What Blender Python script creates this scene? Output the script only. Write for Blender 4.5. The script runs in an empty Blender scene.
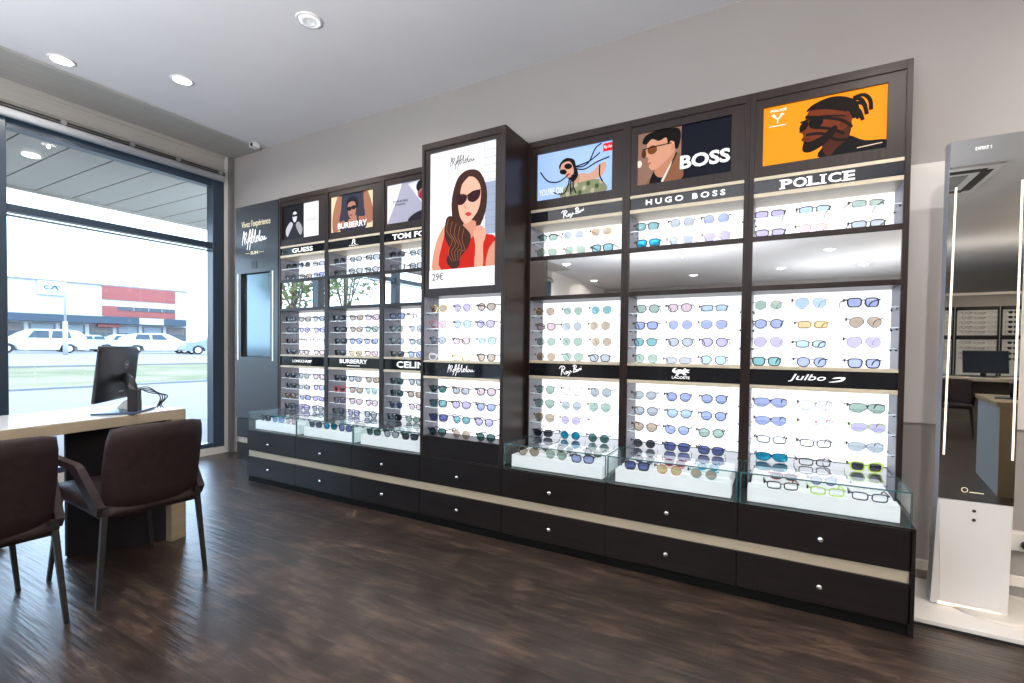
import bpy, math, random
from mathutils import Vector, Matrix
R = math.radians
SC = bpy.context.scene
COL = SC.collection
random.seed(7)

# ------------------------------------------------------------------ camera
F_PX, CX, CY = 476.96, 520.31, 359.5
YAW, PITCH, ROLL = 0.49998, -0.02169, 0.01208
cam_d = bpy.data.cameras.new('camera')
cam = bpy.data.objects.new('camera', cam_d)
COL.objects.link(cam)
SC.camera = cam
cam_d.sensor_fit = 'HORIZONTAL'
cam_d.sensor_width = 36.0
cam_d.lens = F_PX / 1024 * 36
cam_d.shift_x = (512 - CX) / 1024
cam_d.shift_y = (CY - 341.5) / 1024
cam_d.clip_start = 0.05
cam_d.clip_end = 500
sy, cy_ = math.sin(YAW), math.cos(YAW)
sp, cp = math.sin(PITCH), math.cos(PITCH)
sr, cr = math.sin(ROLL), math.cos(ROLL)
r0 = Vector((cy_, sy, 0))
u0 = Vector((sy * sp, -cy_ * sp, cp))
fw = Vector((-sy * cp, cy_ * cp, sp))
rt = r0 * cr + u0 * sr
up = -r0 * sr + u0 * cr
M = Matrix((rt, up, -fw)).transposed().to_4x4()
M.translation = Vector((0, -2.3322, 1.1))
cam.matrix_world = M

# ------------------------------------------------------------------ world, exposure
SC.view_settings.view_transform = 'Standard'
SC.view_settings.look = 'None'
SC.view_settings.gamma = 1
SC.view_settings.use_curve_mapping = False
SC.view_settings.exposure = 1.3
SC.cycles.max_bounces = 10
SC.cycles.diffuse_bounces = 4
SC.cycles.glossy_bounces = 5
SC.cycles.transparent_max_bounces = 24
SC.cycles.caustics_reflective = False
SC.cycles.caustics_refractive = False
SC.cycles.sample_clamp_indirect = 4
SC.cycles.use_denoising = True
W = bpy.data.worlds.new('sky')
SC.world = W
W.use_nodes = True
wt = W.node_tree
bg = wt.nodes['Background']
tc = wt.nodes.new('ShaderNodeTexCoord')
sx = wt.nodes.new('ShaderNodeSeparateXYZ')
rp = wt.nodes.new('ShaderNodeValToRGB')
wt.links.new(tc.outputs['Generated'], sx.inputs[0])
wt.links.new(sx.outputs['Z'], rp.inputs[0])
wt.links.new(rp.outputs[0], bg.inputs['Color'])
rp.color_ramp.elements[0].position = 0.0
rp.color_ramp.elements[0].color = (0.62, 0.8, 1.0, 1)
rp.color_ramp.elements[1].position = 0.7
rp.color_ramp.elements[1].color = (0.5, 0.7, 1.0, 1)
bg.inputs['Strength'].default_value = 2.8


def lamp(name, kind, loc, energy, color=(1, 1, 1), **k):
    d = bpy.data.lights.new(name, kind)
    d.energy = energy
    d.color = color
    for a, b in k.items():
        setattr(d, a, b)
    o = bpy.data.objects.new(name, d)
    o.location = loc
    COL.objects.link(o)
    return o


portal = lamp('shop_window_portal', 'AREA', (-5.2, -3.6, 1.42), 10, shape='RECTANGLE', size=2.65, size_y=8.4)
portal.rotation_euler = (0, R(-90), 0)
portal.data.cycles.is_portal = True

# ------------------------------------------------------------------ materials
MATS = {}


def mat(name, color=(.5, .5, .5), rough=.5, metal=0., emit=0., ecol=None, spec=.5, coat=0.):
    if name in MATS:
        return MATS[name]
    m = bpy.data.materials.new(name)
    m.use_nodes = True
    b = m.node_tree.nodes['Principled BSDF']
    b.inputs['Base Color'].default_value = (*color, 1)
    b.inputs['Roughness'].default_value = rough
    b.inputs['Metallic'].default_value = metal
    b.inputs['Specular IOR Level'].default_value = spec
    b.inputs['Coat Weight'].default_value = coat
    b.inputs['Coat Roughness'].default_value = .03
    if emit:
        b.inputs['Emission Color'].default_value = (*(ecol or color), 1)
        b.inputs['Emission Strength'].default_value = emit
    MATS[name] = m
    return m


def noisy(name, c1, c2, scale=(10, 10, 10), rough=.5, metal=0., detail=4, bump=0., spec=.5, rmin=None, dist=0., coat=0.):
    m = mat(name, c1, rough, metal, spec=spec, coat=coat)
    nt = m.node_tree
    b = nt.nodes['Principled BSDF']
    if nt.nodes.get('nz'):
        return m
    t = nt.nodes.new('ShaderNodeTexCoord')
    mp = nt.nodes.new('ShaderNodeMapping')
    mp.inputs['Scale'].default_value = scale
    n = nt.nodes.new('ShaderNodeTexNoise')
    n.name = 'nz'
    n.inputs['Scale'].default_value = 1
    n.inputs['Detail'].default_value = detail
    n.inputs['Distortion'].default_value = dist
    r = nt.nodes.new('ShaderNodeValToRGB')
    r.color_ramp.elements[0].position = .3
    r.color_ramp.elements[1].position = .7
    r.color_ramp.elements[0].color = (*c1, 1)
    r.color_ramp.elements[1].color = (*c2, 1)
    nt.links.new(t.outputs['Object'], mp.inputs[0])
    nt.links.new(mp.outputs[0], n.inputs[0])
    nt.links.new(n.outputs[0], r.inputs[0])
    nt.links.new(r.outputs[0], b.inputs['Base Color'])
    if rmin is not None:
        mr = nt.nodes.new('ShaderNodeMapRange')
        mr.inputs[3].default_value = rmin
        mr.inputs[4].default_value = rough
        nt.links.new(n.outputs[0], mr.inputs[0])
        nt.links.new(mr.outputs[0], b.inputs['Roughness'])
    if bump:
        bp = nt.nodes.new('ShaderNodeBump')
        bp.inputs['Strength'].default_value = bump
        bp.inputs['Distance'].default_value = .002
        nt.links.new(n.outputs[0], bp.inputs['Height'])
        nt.links.new(bp.outputs[0], b.inputs['Normal'])
    return m


def clear(name, tint=(1, 1, 1), gloss=1.0, ior=1.45, rough=.0):
    if name in MATS:
        return MATS[name]
    m = bpy.data.materials.new(name)
    m.use_nodes = True
    nt = m.node_tree
    nt.nodes.clear()
    out = nt.nodes.new('ShaderNodeOutputMaterial')
    mx = nt.nodes.new('ShaderNodeMixShader')
    tr = nt.nodes.new('ShaderNodeBsdfTransparent')
    tr.inputs[0].default_value = (*tint, 1)
    gl = nt.nodes.new('ShaderNodeBsdfGlossy')
    gl.inputs['Roughness'].default_value = rough
    gl.inputs['Color'].default_value = (gloss, gloss, gloss, 1)
    fr = nt.nodes.new('ShaderNodeFresnel')
    fr.inputs[0].default_value = ior
    # thin sheet: the back face must not read as total reflection
    geo = nt.nodes.new('ShaderNodeNewGeometry')
    ml = nt.nodes.new('ShaderNodeMath')
    ml.operation = 'SUBTRACT'
    ml.inputs[0].default_value = 1
    m2 = nt.nodes.new('ShaderNodeMath')
    m2.operation = 'MULTIPLY'
    nt.links.new(geo.outputs['Backfacing'], ml.inputs[1])
    nt.links.new(fr.outputs[0], m2.inputs[0])
    nt.links.new(ml.outputs[0], m2.inputs[1])
    nt.links.new(m2.outputs[0], mx.inputs[0])
    nt.links.new(tr.outputs[0], mx.inputs[1])
    nt.links.new(gl.outputs[0], mx.inputs[2])
    nt.links.new(mx.outputs[0], out.inputs[0])
    MATS[name] = m
    return m


WOOD = noisy('dark_laminate', (.014, .008, .007), (.026, .016, .014), (60, 60, 3), .4, rmin=.28, bump=.04, spec=.3)
BASE = noisy('black_laminate', (.006, .0045, .0045), (.011, .008, .008), (4, 60, 60), .4, rmin=.32, spec=.28)
BEIGE = noisy('beige_metal', (.33, .29, .215), (.4, .35, .265), (3, 80, 80), .4)
CREAM = mat('cream_strip', (.6, .53, .4), .4)
GREYIN = noisy('niche_side_laminate', (.2, .21, .26), (.25, .26, .31), (60, 60, 3), .45)
PANEL = mat('backlit_panel', (.9, .9, .95), .5, emit=.52, ecol=(.93, .95, 1.0))
RISER = mat('white_acrylic', (.75, .76, .8), .4, emit=.14, ecol=(.95, .96, 1.0))  # white acrylic with a faint even emission
SIGN = mat('gloss_black_sign', (.008, .009, .012), .05, spec=.4)
WHITE = mat('white_letter', (.9, .9, .9), .5, emit=.22)
GOLD = mat('gold_letter', (.8, .72, .5), .4, emit=.1)
CHROME = mat('chrome', (.75, .75, .76), .15, 1.0)
STEEL = mat('brushed_steel', (.5, .5, .52), .35, 1.0)
MIRROR = mat('mirror_glass', (.82, .83, .82), .0, 1.0)
GLASS = clear('clear_glass', (.955, .985, .98))
TOPG = clear('top_glass', (.95, .98, .975), 1, 2.7)
SHELFG = clear('shelf_glass', (.97, .99, .99), .8)
PANE = clear('window_glass', (.97, .985, .985), .8)
EDGE = mat('glass_edge', (.06, .15, .17), .12)
SHELFE = mat('shelf_edge', (.75, .85, .9), .2, emit=.1)
BLACK = mat('black_plastic', (.012, .012, .014), .4)
PLASTER = noisy('ceiling_paint', (.69, .69, .715), (.74, .74, .765), (1.2, 1.2, 1.2), .85)
WALLM = noisy('wall_paint', (.335, .32, .31), (.36, .345, .335), (.8, .8, .8), .8)
FRAME = mat('window_frame_navy', (.03, .05, .08), .28)
ZINC = noisy('shutter_box_metal', (.36, .355, .335), (.42, .41, .39), (40, .6, 40), .45)


def floor_material():
    m = mat('plank_floor', (.05, .035, .028), .35)
    nt = m.node_tree
    b = nt.nodes['Principled BSDF']
    b.inputs['Coat Weight'].default_value = .3
    b.inputs['Coat Roughness'].default_value = .22
    t = nt.nodes.new('ShaderNodeTexCoord')
    br = nt.nodes.new('ShaderNodeTexBrick')
    br.inputs['Scale'].default_value = 1
    br.inputs['Brick Width'].default_value = 1.22
    br.inputs['Row Height'].default_value = .118
    br.inputs['Mortar Size'].default_value = .0011
    br.inputs['Mortar Smooth'].default_value = .3
    br.inputs['Color1'].default_value = (.35, .35, .35, 1)
    br.inputs['Color2'].default_value = (.8, .8, .8, 1)
    br.inputs['Mortar'].default_value = (.5, .5, .5, 1)
    br.offset = .37
    mp = nt.nodes.new('ShaderNodeMapping')
    mp.inputs['Scale'].default_value = (4.0, 22, 1)
    n = nt.nodes.new('ShaderNodeTexNoise')
    n.inputs['Scale'].default_value = 1.0
    n.inputs['Detail'].default_value = 8
    n.inputs['Roughness'].default_value = .72
    n.inputs['Distortion'].default_value = .15
    n2 = nt.nodes.new('ShaderNodeTexNoise')
    n2.inputs['Scale'].default_value = 7
    n2.inputs['Detail'].default_value = 3
    mp3 = nt.nodes.new('ShaderNodeMapping')
    mp3.inputs['Scale'].default_value = (3.0, 48, 1)   # fine grain along the boards
    n3 = nt.nodes.new('ShaderNodeTexNoise')
    n3.inputs['Scale'].default_value = 1
    n3.inputs['Detail'].default_value = 3
    rmp = nt.nodes.new('ShaderNodeValToRGB')
    e = rmp.color_ramp.elements
    e[0].position = .25
    e[0].color = (.009, .0065, .006, 1)
    e[1].position = .72
    e[1].color = (.21, .135, .095, 1)
    k = rmp.color_ramp.elements.new(.5)
    k.color = (.05, .032, .025, 1)
    mx = nt.nodes.new('ShaderNodeMix')
    mx.data_type = 'FLOAT'
    mx.inputs[0].default_value = .35
    L = nt.links.new
    L(t.outputs['Object'], br.inputs[0])
    L(t.outputs['Object'], mp.inputs[0])
    L(mp.outputs[0], n.inputs[0])
    L(t.outputs['Object'], n2.inputs[0])
    L(t.outputs['Object'], mp3.inputs[0])
    L(mp3.outputs[0], n3.inputs[0])
    L(n.outputs[0], mx.inputs[2])
    L(n2.outputs[0], mx.inputs[3])
    L(mx.outputs[0], rmp.inputs[0])
    tint = nt.nodes.new('ShaderNodeMix')
    tint.data_type = 'RGBA'
    tint.blend_type = 'MULTIPLY'
    tint.inputs[0].default_value = .75
    L(rmp.outputs[0], tint.inputs[6])
    L(br.outputs['Color'], tint.inputs[7])
    sc = nt.nodes.new('ShaderNodeMix')
    sc.data_type = 'RGBA'
    L(br.outputs['Fac'], sc.inputs[0])
    L(tint.outputs[2], sc.inputs[6])
    sc.inputs[7].default_value = (.018, .012, .01, 1)
    L(sc.outputs[2], b.inputs['Base Color'])
    mr = nt.nodes.new('ShaderNodeMapRange')
    mr.inputs[3].default_value = .27
    mr.inputs[4].default_value = .44
    L(n.outputs[0], mr.inputs[0])
    L(mr.outputs[0], b.inputs['Roughness'])
    ad = nt.nodes.new('ShaderNodeMath')
    ad.operation = 'MULTIPLY_ADD'
    ad.inputs[1].default_value = -1.6
    L(br.outputs['Fac'], ad.inputs[0])
    L(n3.outputs[0], ad.inputs[2])
    bp = nt.nodes.new('ShaderNodeBump')
    bp.inputs['Strength'].default_value = .5
    bp.inputs['Distance'].default_value = .004
    L(ad.outputs[0], bp.inputs['Height'])
    L(bp.outputs[0], b.inputs['Normal'])
    L(bp.outputs[0], b.inputs['Coat Normal'])
    return m


# ------------------------------------------------------------------ mesh helpers
ORG = {}


def link_mesh(name, me, parent=None, base=None):
    """mesh in world coordinates -> object; children keep the origin of their thing"""
    o = bpy.data.objects.new(name, me)
    if parent is not None:
        off = ORG[parent.name]
        o.parent = parent
    else:
        vs = [v.co for v in me.vertices]
        off = base if base is not None else Vector((sum(v.x for v in vs) / len(vs), sum(v.y for v in vs) / len(vs), min(v.z for v in vs)))
        o.location = off
    off = Vector(off)
    me.transform(Matrix.Translation(-off))
    COL.objects.link(o)
    ORG[o.name] = off.copy()
    return o


class MB:
    def __init__(s):
        s.v, s.f, s.m, s.mats, s.sm = [], [], [], [], []
        s.T = None

    def mi(s, m):
        if m not in s.mats:
            s.mats.append(m)
        return s.mats.index(m)

    def add(s, vs, fs, m=None, smooth=False):
        n = len(s.v)
        if s.T is not None:
            vs = [s.T @ Vector(q) for q in vs]
        s.v += [tuple(q) for q in vs]
        k = s.mi(m) if m else 0
        for f in fs:
            s.f.append(tuple(n + i for i in f))
            s.m.append(k)
            s.sm.append(smooth)
        return s

    def box(s, x0, x1, y0, y1, z0, z1, m=None, bev=0.0):
        x0, x1 = min(x0, x1), max(x0, x1)
        y0, y1 = min(y0, y1), max(y0, y1)
        z0, z1 = min(z0, z1), max(z0, z1)
        b = min(bev, (x1 - x0) / 2.01, (y1 - y0) / 2.01, (z1 - z0) / 2.01)
        if b <= 0:
            vs = [(x, y, z) for z in (z0, z1) for y in (y0, y1) for x in (x0, x1)]
            fs = [(0, 2, 3, 1), (4, 5, 7, 6), (0, 1, 5, 4), (2, 6, 7, 3), (0, 4, 6, 2), (1, 3, 7, 5)]
            return s.add(vs, fs, m)
        vs = []
        idx = {}
        for cz, Z in ((0, z0), (1, z1)):
            for cy, Y in ((0, y0), (1, y1)):
                for cx, X in ((0, x0), (1, x1)):
                    dx, dy, dz = (b if cx == 0 else -b), (b if cy == 0 else -b), (b if cz == 0 else -b)
                    idx[(cx, cy, cz, 'x')] = len(vs)
                    vs.append((X, Y + dy, Z + dz))
                    idx[(cx, cy, cz, 'y')] = len(vs)
                    vs.append((X + dx, Y, Z + dz))
                    idx[(cx, cy, cz, 'z')] = len(vs)
                    vs.append((X + dx, Y + dy, Z))
        g = idx
        fs = [tuple(g[(0, a, c, 'x')] for a, c in ((0, 0), (0, 1), (1, 1), (1, 0))),
              tuple(g[(1, a, c, 'x')] for a, c in ((0, 0), (1, 0), (1, 1), (0, 1))),
              tuple(g[(a, 0, c, 'y')] for a, c in ((0, 0), (1, 0), (1, 1), (0, 1))),
              tuple(g[(a, 1, c, 'y')] for a, c in ((0, 0), (0, 1), (1, 1), (1, 0))),
              tuple(g[(a, c, 0, 'z')] for a, c in ((0, 0), (0, 1), (1, 1), (1, 0))),
              tuple(g[(a, c, 1, 'z')] for a, c in ((0, 0), (1, 0), (1, 1), (0, 1)))]
        for c in (0, 1):
            for d in (0, 1):
                fs.append((g[(0, c, d, 'y')], g[(1, c, d, 'y')], g[(1, c, d, 'z')], g[(0, c, d, 'z')]))
                fs.append((g[(c, 0, d, 'x')], g[(c, 1, d, 'x')], g[(c, 1, d, 'z')], g[(c, 0, d, 'z')]))
                fs.append((g[(c, d, 0, 'x')], g[(c, d, 1, 'x')], g[(c, d, 1, 'y')], g[(c, d, 0, 'y')]))
        for a in (0, 1):
            for c in (0, 1):
                for d in (0, 1):
                    fs.append((g[(a, c, d, 'x')], g[(a, c, d, 'y')], g[(a, c, d, 'z')]))
        return s.add(vs, fs, m)

    def prism(s, pts, axis, a0, a1, m=None, smooth=False):
        """closed outline in the two other axes, extruded along axis"""
        n = len(pts)

        def P(p, a):
            return (a, p[0], p[1]) if axis == 0 else ((p[0], a, p[1]) if axis == 1 else (p[0], p[1], a))
        vs = [P(p, a0) for p in pts] + [P(p, a1) for p in pts]
        s.add(vs, [tuple(range(n)), tuple(range(2 * n - 1, n - 1, -1))], m)
        k = len(s.v) - 2 * n
        kk = s.mi(m) if m else 0
        for i in range(n):
            j = (i + 1) % n
            s.f.append((k + i, k + n + i, k + n + j, k + j))
            s.m.append(kk)
            s.sm.append(smooth)
        return s

    def cyl(s, p0, p1, r0, r1=None, n=12, m=None, smooth=True):
        r1 = r0 if r1 is None else r1
        p0, p1 = Vector(p0), Vector(p1)
        d = (p1 - p0).normalized()
        a = d.orthogonal().normalized()
        b = d.cross(a)
        vs = []
        for p, r in ((p0, r0), (p1, r1)):
            for i in range(n):
                t = 2 * math.pi * i / n
                vs.append(p + (a * math.cos(t) + b * math.sin(t)) * r)
        s.add(vs, [tuple(range(n - 1, -1, -1)), tuple(range(n, 2 * n))], m)
        k = len(s.v) - 2 * n
        kk = s.mi(m) if m else 0
        for i in range(n):
            j = (i + 1) % n
            s.f.append((k + i, k + j, k + n + j, k + n + i))
            s.m.append(kk)
            s.sm.append(smooth)
        return s

    def lathe(s, prof, c=(0, 0, 0), n=20, m=None, axis='z'):
        vs, fs = [], []
        for r, h in prof:
            for i in range(n):
                t = 2 * math.pi * i / n
                x, y = r * math.cos(t), r * math.sin(t)
                vs.append((c[0] + x, c[1] + y, c[2] + h) if axis == 'z' else (c[0] + x, c[1] + h, c[2] + y))
        for k in range(len(prof) - 1):
            for i in range(n):
                j = (i + 1) % n
                fs.append((k * n + i, k * n + j, (k + 1) * n + j, (k + 1) * n + i))
        return s.add(vs, fs, m, True)

    def tube(s, pts, r, n=6, m=None):
        pts = [Vector(p) for p in pts]
        vs, fs = [], []
        a = None
        for i, p in enumerate(pts):
            d = (pts[min(i + 1, len(pts) - 1)] - pts[max(i - 1, 0)]).normalized()
            a = d.orthogonal().normalized() if a is None else (a - d * a.dot(d)).normalized()
            b = d.cross(a)
            for k in range(n):
                t = 2 * math.pi * k / n
                vs.append(p + (a * math.cos(t) + b * math.sin(t)) * r)
        for i in range(len(pts) - 1):
            for k in range(n):
                j = (k + 1) % n
                fs.append((i * n + k, i * n + j, (i + 1) * n + j, (i + 1) * n + k))
        fs.append(tuple(range(n - 1, -1, -1)))
        fs.append(tuple((len(pts) - 1) * n + k for k in range(n)))
        return s.add(vs, fs, m, True)

    def mesh(s, name, m=None):
        me = bpy.data.meshes.new(name)
        me.from_pydata(s.v, [], s.f)
        mats = s.mats or ([m] if m else [])
        for q in mats:
            me.materials.append(q)
        me.polygons.foreach_set('material_index', s.m)
        me.polygons.foreach_set('use_smooth', s.sm)
        me.update()
        return me

    def build(s, name, m=None, parent=None, base=None):
        return link_mesh(name, s.mesh(name, m), parent, base)


def tag(o, label=None, cat=None, group=None, kind=None):
    if label:
        o['label'] = label
    if cat:
        o['category'] = cat
    if group:
        o['group'] = group
    if kind:
        o['kind'] = kind
    return o


def thing(name, label, cat, loc, group=None, kind=None):
    o = bpy.data.objects.new(name, None)
    o.empty_display_size = .05
    o.location = loc
    COL.objects.link(o)
    ORG[o.name] = Vector(loc)
    return tag(o, label, cat, group, kind)


def struct(o):
    o['kind'] = 'structure'
    return o


def spline(pts, n=5, closed=True):
    out = []
    N = len(pts)
    rng = range(N) if closed else range(N - 1)
    for i in rng:
        p = [pts[(i + k) % N] if closed else pts[max(0, min(N - 1, i + k))] for k in (-1, 0, 1, 2)]
        for j in range(n):
            t = j / n
            out.append(tuple(.5 * ((2 * p[1][c]) + (-p[0][c] + p[2][c]) * t + (2 * p[0][c] - 5 * p[1][c] + 4 * p[2][c] - p[3][c]) * t * t
                                   + (-p[0][c] + 3 * p[1][c] - 3 * p[2][c] + p[3][c]) * t ** 3) for c in range(len(pts[0]))))
    if not closed:
        out.append(tuple(pts[-1]))
    return out


def text_mesh(s, x0, x1, z0, z1, y, m, bold=0.0, shear=0.0, space=1.0, depth=.0012, name='lettering'):
    """lettering facing -y fitted in the box x0..x1, z0..z1; front face at y-depth"""
    cu = bpy.data.curves.new('txt', 'FONT')
    cu.body = s
    cu.size = 1
    cu.offset = bold
    cu.shear = shear
    cu.space_character = space
    cu.resolution_u = 3
    tmp = bpy.data.objects.new('txt', cu)
    COL.objects.link(tmp)
    bpy.context.view_layer.update()
    me = bpy.data.meshes.new_from_object(tmp)
    bpy.data.objects.remove(tmp)
    bpy.data.curves.remove(cu)
    me.name = name
    xs = [v.co.x for v in me.vertices]
    ys = [v.co.y for v in me.vertices]
    ax, bx, ay, by = min(xs), max(xs), min(ys), max(ys)
    n = len(me.vertices)
    vs = [v.co.copy() for v in me.vertices]
    fs = [tuple(p.vertices) for p in me.polygons]
    b = MB()
    tr = lambda v, yy: (x0 + (v.x - ax) / (bx - ax) * (x1 - x0), yy, z0 + (v.y - ay) / (by - ay) * (z1 - z0))
    b.add([tr(v, y - depth) for v in vs], fs, m)
    # side walls along boundary edges
    cnt = {}
    for f in fs:
        for i in range(len(f)):
            e = (f[i], f[(i + 1) % len(f)])
            cnt[tuple(sorted(e))] = cnt.get(tuple(sorted(e)), 0) + 1
    side = [e for e, c in cnt.items() if c == 1]
    k = len(b.v)
    b.v += [tr(v, y) for v in vs]
    for e in side:
        b.f.append((e[0], e[1], k + e[1], k + e[0]))
        b.m.append(0)
        b.sm.append(False)
    bpy.data.meshes.remove(me)
    return b


def text(s, x0, x1, z0, z1, y, m, parent, label=None, **k):
    o = text_mesh(s, x0, x1, z0, z1, y, m, **k).build('lettering', m, parent)
    if label:
        o['label'] = label
    return o


def stroke(b, pts, x0, x1, z0, z1, y, w, m, smooth=4, depth=.0012):
    """pen stroke through unit-square points, as a flat ribbon raised by depth"""
    P = spline([(x0 + p[0] * (x1 - x0), z0 + p[1] * (z1 - z0)) for p in pts], smooth, False)
    P = [Vector((p[0], p[1])) for p in P]
    L, Rr = [], []
    for i, p in enumerate(P):
        d = (P[min(i + 1, len(P) - 1)] - P[max(i - 1, 0)])
        d = d.normalized() if d.length > 1e-9 else Vector((1, 0))
        nn = Vector((-d.y, d.x)) * w / 2
        L.append(p + nn)
        Rr.append(p - nn)
    vs = [(q.x, y - depth, q.y) for q in L] + [(q.x, y - depth, q.y) for q in Rr] + [(q.x, y, q.y) for q in L] + [(q.x, y, q.y) for q in Rr]
    n = len(P)
    fs = []
    for i in range(n - 1):
        fs += [(i, i + 1, n + i + 1, n + i), (i, 2 * n + i, 2 * n + i + 1, i + 1), (n + i, n + i + 1, 3 * n + i + 1, 3 * n + i)]
    b.add(vs, fs, m)


SCRIPT_A = [  # long handwritten signature of the shop
    [(0, .28), (.03, .6), (.07, .98), (.1, .5), (.12, .3)], [(.02, .62), (.1, .75), (.17, .9), (.18, .72), (.13, .62)], [(.13, .62), (.17, .45), (.22, .35), (.25, .55)],
    [(.2, .02), (.26, .5), (.31, .95), (.34, 1.0), (.33, .8), (.29, .4)], [(.3, .0), (.36, .5), (.42, .97), (.45, 1.0), (.43, .75), (.39, .35), (.45, .38)],
    [(.22, .55), (.35, .6), (.47, .66)], [(.45, .38), (.52, .8), (.55, .98), (.53, .6), (.53, .35), (.58, .4)],
    [(.58, .48), (.64, .56), (.63, .66), (.59, .55), (.6, .38), (.66, .4)], [(.66, .4), (.71, .75), (.73, .9), (.71, .6), (.72, .38), (.76, .42)],
    [(.8, .6), (.76, .5), (.79, .38), (.83, .5), (.8, .6)], [(.86, .58), (.86, .42), (.9, .42), (.92, .58), (.93, .42), (1.0, .48)]]
SCRIPT_R = [  # rounded script of the aviator maker, set on a rising line
    [(.1, .02), (.12, .4), (.14, .78)], [(0, .6), (.08, .8), (.2, .82), (.26, .66), (.2, .52), (.1, .46)], [(.13, .46), (.2, .3), (.28, .1)],
    [(.36, .42), (.31, .3), (.33, .16), (.38, .26), (.37, .4), (.4, .2)], [(.43, .42), (.44, .25), (.49, .3)], [(.52, .5), (.48, .2), (.4, -.02)],
    [(.54, .34), (.6, .38)], [(.66, .3), (.68, .6), (.69, .9)], [(.62, .82), (.7, .95), (.78, .86), (.74, .68), (.66, .62), (.76, .56), (.78, .42), (.66, .34)],
    [(.82, .6), (.8, .48), (.84, .42), (.86, .58), (.87, .44)], [(.9, .64), (.9, .5)], [(.9, .6), (.95, .68), (.96, .52)], [(.99, .72), (1.0, .58)], [(.985, .84), (1.0, .85)]]


def script(strokes, x0, x1, z0, z1, y, w, m, parent):
    b = MB()
    for s_ in strokes:
        stroke(b, s_, x0, x1, z0, z1, y, w, m)
    return b.build('lettering', m, parent)


# ------------------------------------------------------------------ room shell
X0, X1, Y0, Y1, ZC = -5.0, 4.6, -11.8, .585, 3.033
FL = MB().box(X0, X1, Y0, Y1, -.1, 0).build('floor', floor_material())
struct(FL)
struct(MB().box(X0 - .25, X1 + .1, Y0 - .1, Y1 + .1, ZC, ZC + .12).build('ceiling', PLASTER))
struct(MB().box(X0 - .25, X1 + .1, Y1, Y1 + .12, -.1, ZC).build('wall_back', WALLM))
struct(MB().box(X1, X1 + .1, Y0, Y1, -.1, ZC).build('wall_right', WALLM))
struct(MB().box(X0, X1 + .1, Y0 - .1, Y0, -.1, ZC).build('wall_front', WALLM))
struct(MB().box(1.9, X1, -8.12, -8.0, 0, 2.12).build('wall_partition', WALLM))
wl = MB()
wl.box(X0 - .2, X0, .50, Y1, -.1, ZC)
wl.box(X0 - .2, X0, Y0, -7.8, -.1, ZC)
wl.box(X0 - .2, X0, -7.8, .5, -.1, .07)
struct(wl.build('wall_left', mat('jamb_paint', (.72, .7, .68), .7)))

# roller shutter housing over the shop window
sh = thing('shutter_housing', 'grey metal roller shutter housing running above the shop window', 'shutter box', (-5.0, -3.6, 2.7))
b = MB()
b.box(-4.995, -4.49, -7.8, .578, 3.018, 3.03)
b.build('cover_plate', ZINC, sh)
b = MB()
b.box(-5.19, -4.998, -7.8, .5, 2.765, 3.018)
b.box(-4.998, -4.985, -7.8, .5, 2.985, 3.018)
b.box(-4.998, -4.985, -7.8, .5, 2.87, 2.885)
b.build('housing_face', ZINC, sh)
b = MB()
b.cyl((-4.965, -7.8, 2.835), (-4.965, .49, 2.835), .007)
b.cyl((-4.965, -7.8, 2.815), (-4.965, .49, 2.815), .007)
b.build('guide_rail', mat('dark_rail', (.1, .1, .1), .4, .5), sh)
for yy in (-.75, -.3, .06, .44, -1.3, -1.9, -2.5):
    MB().cyl((-4.99, yy, 2.825), (-4.945, yy, 2.825), .019, n=14).build('rail_clamp', STEEL, sh)
b = MB()
b.cyl((-4.965, -7.8, 2.775), (-4.965, .47, 2.775), .033, n=16)
b.build('roller_tube', mat('white_tube', (.75, .78, .84), .25), sh)
b = MB()
b.box(-4.998, -4.965, .535, .58, .0, 3.015)
struct(b.build('trim_1', mat('guide_grey', (.16, .16, .165), .4)))

# shop window: posts, transom, panes
posts = [.5, -1.10, -2.45, -3.85, -5.25, -6.6, -7.8]
for i in range(6):
    ya, yb = posts[i + 1], posts[i]
    w = thing('window_%d' % (i + 1), None, None, (-5.08, (ya + yb) / 2, .07), kind='structure')
    b = MB()
    fa = .11 if i == 0 else .045
    b.box(-5.11, -5.0, yb - fa, yb, .07, 2.765, bev=.003)
    b.box(-5.11, -5.0, ya, ya + .045, .07, 2.765, bev=.003)
    b.box(-5.11, -5.02, ya + .045, yb - fa, 2.69, 2.765)
    b.box(-5.11, -5.02, ya + .045, yb - fa, .07, .115)
    b.build('window_frame', FRAME, w)
    b = MB()
    b.box(-5.11, -5.02, ya + .045, yb - fa, 2.075, 2.13)
    b.box(-5.11, -5.05, ya + .045, yb - fa, 2.05, 2.058)
    b.build('transom', FRAME, w)
    b = MB()
    b.box(-5.088, -5.082, ya + .045, yb - fa, .115, 2.69)
    b.build('pane', PANE, w)

# right-hand wall: pale area built as a thin slab and low white rail
struct(MB().box(.50, 1.9, .573, .585, .77, 2.0, bev=.002).build('trim_2', mat('pale_wall_area', (.74, .72, .7), .6)))
struct(MB().box(.475, 2.2, .57, .585, .07, .118, bev=.003).build('baseboard_back', mat('white_rail', (.8, .78, .74), .5)))

# ------------------------------------------------------------------ ceiling lights


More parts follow.
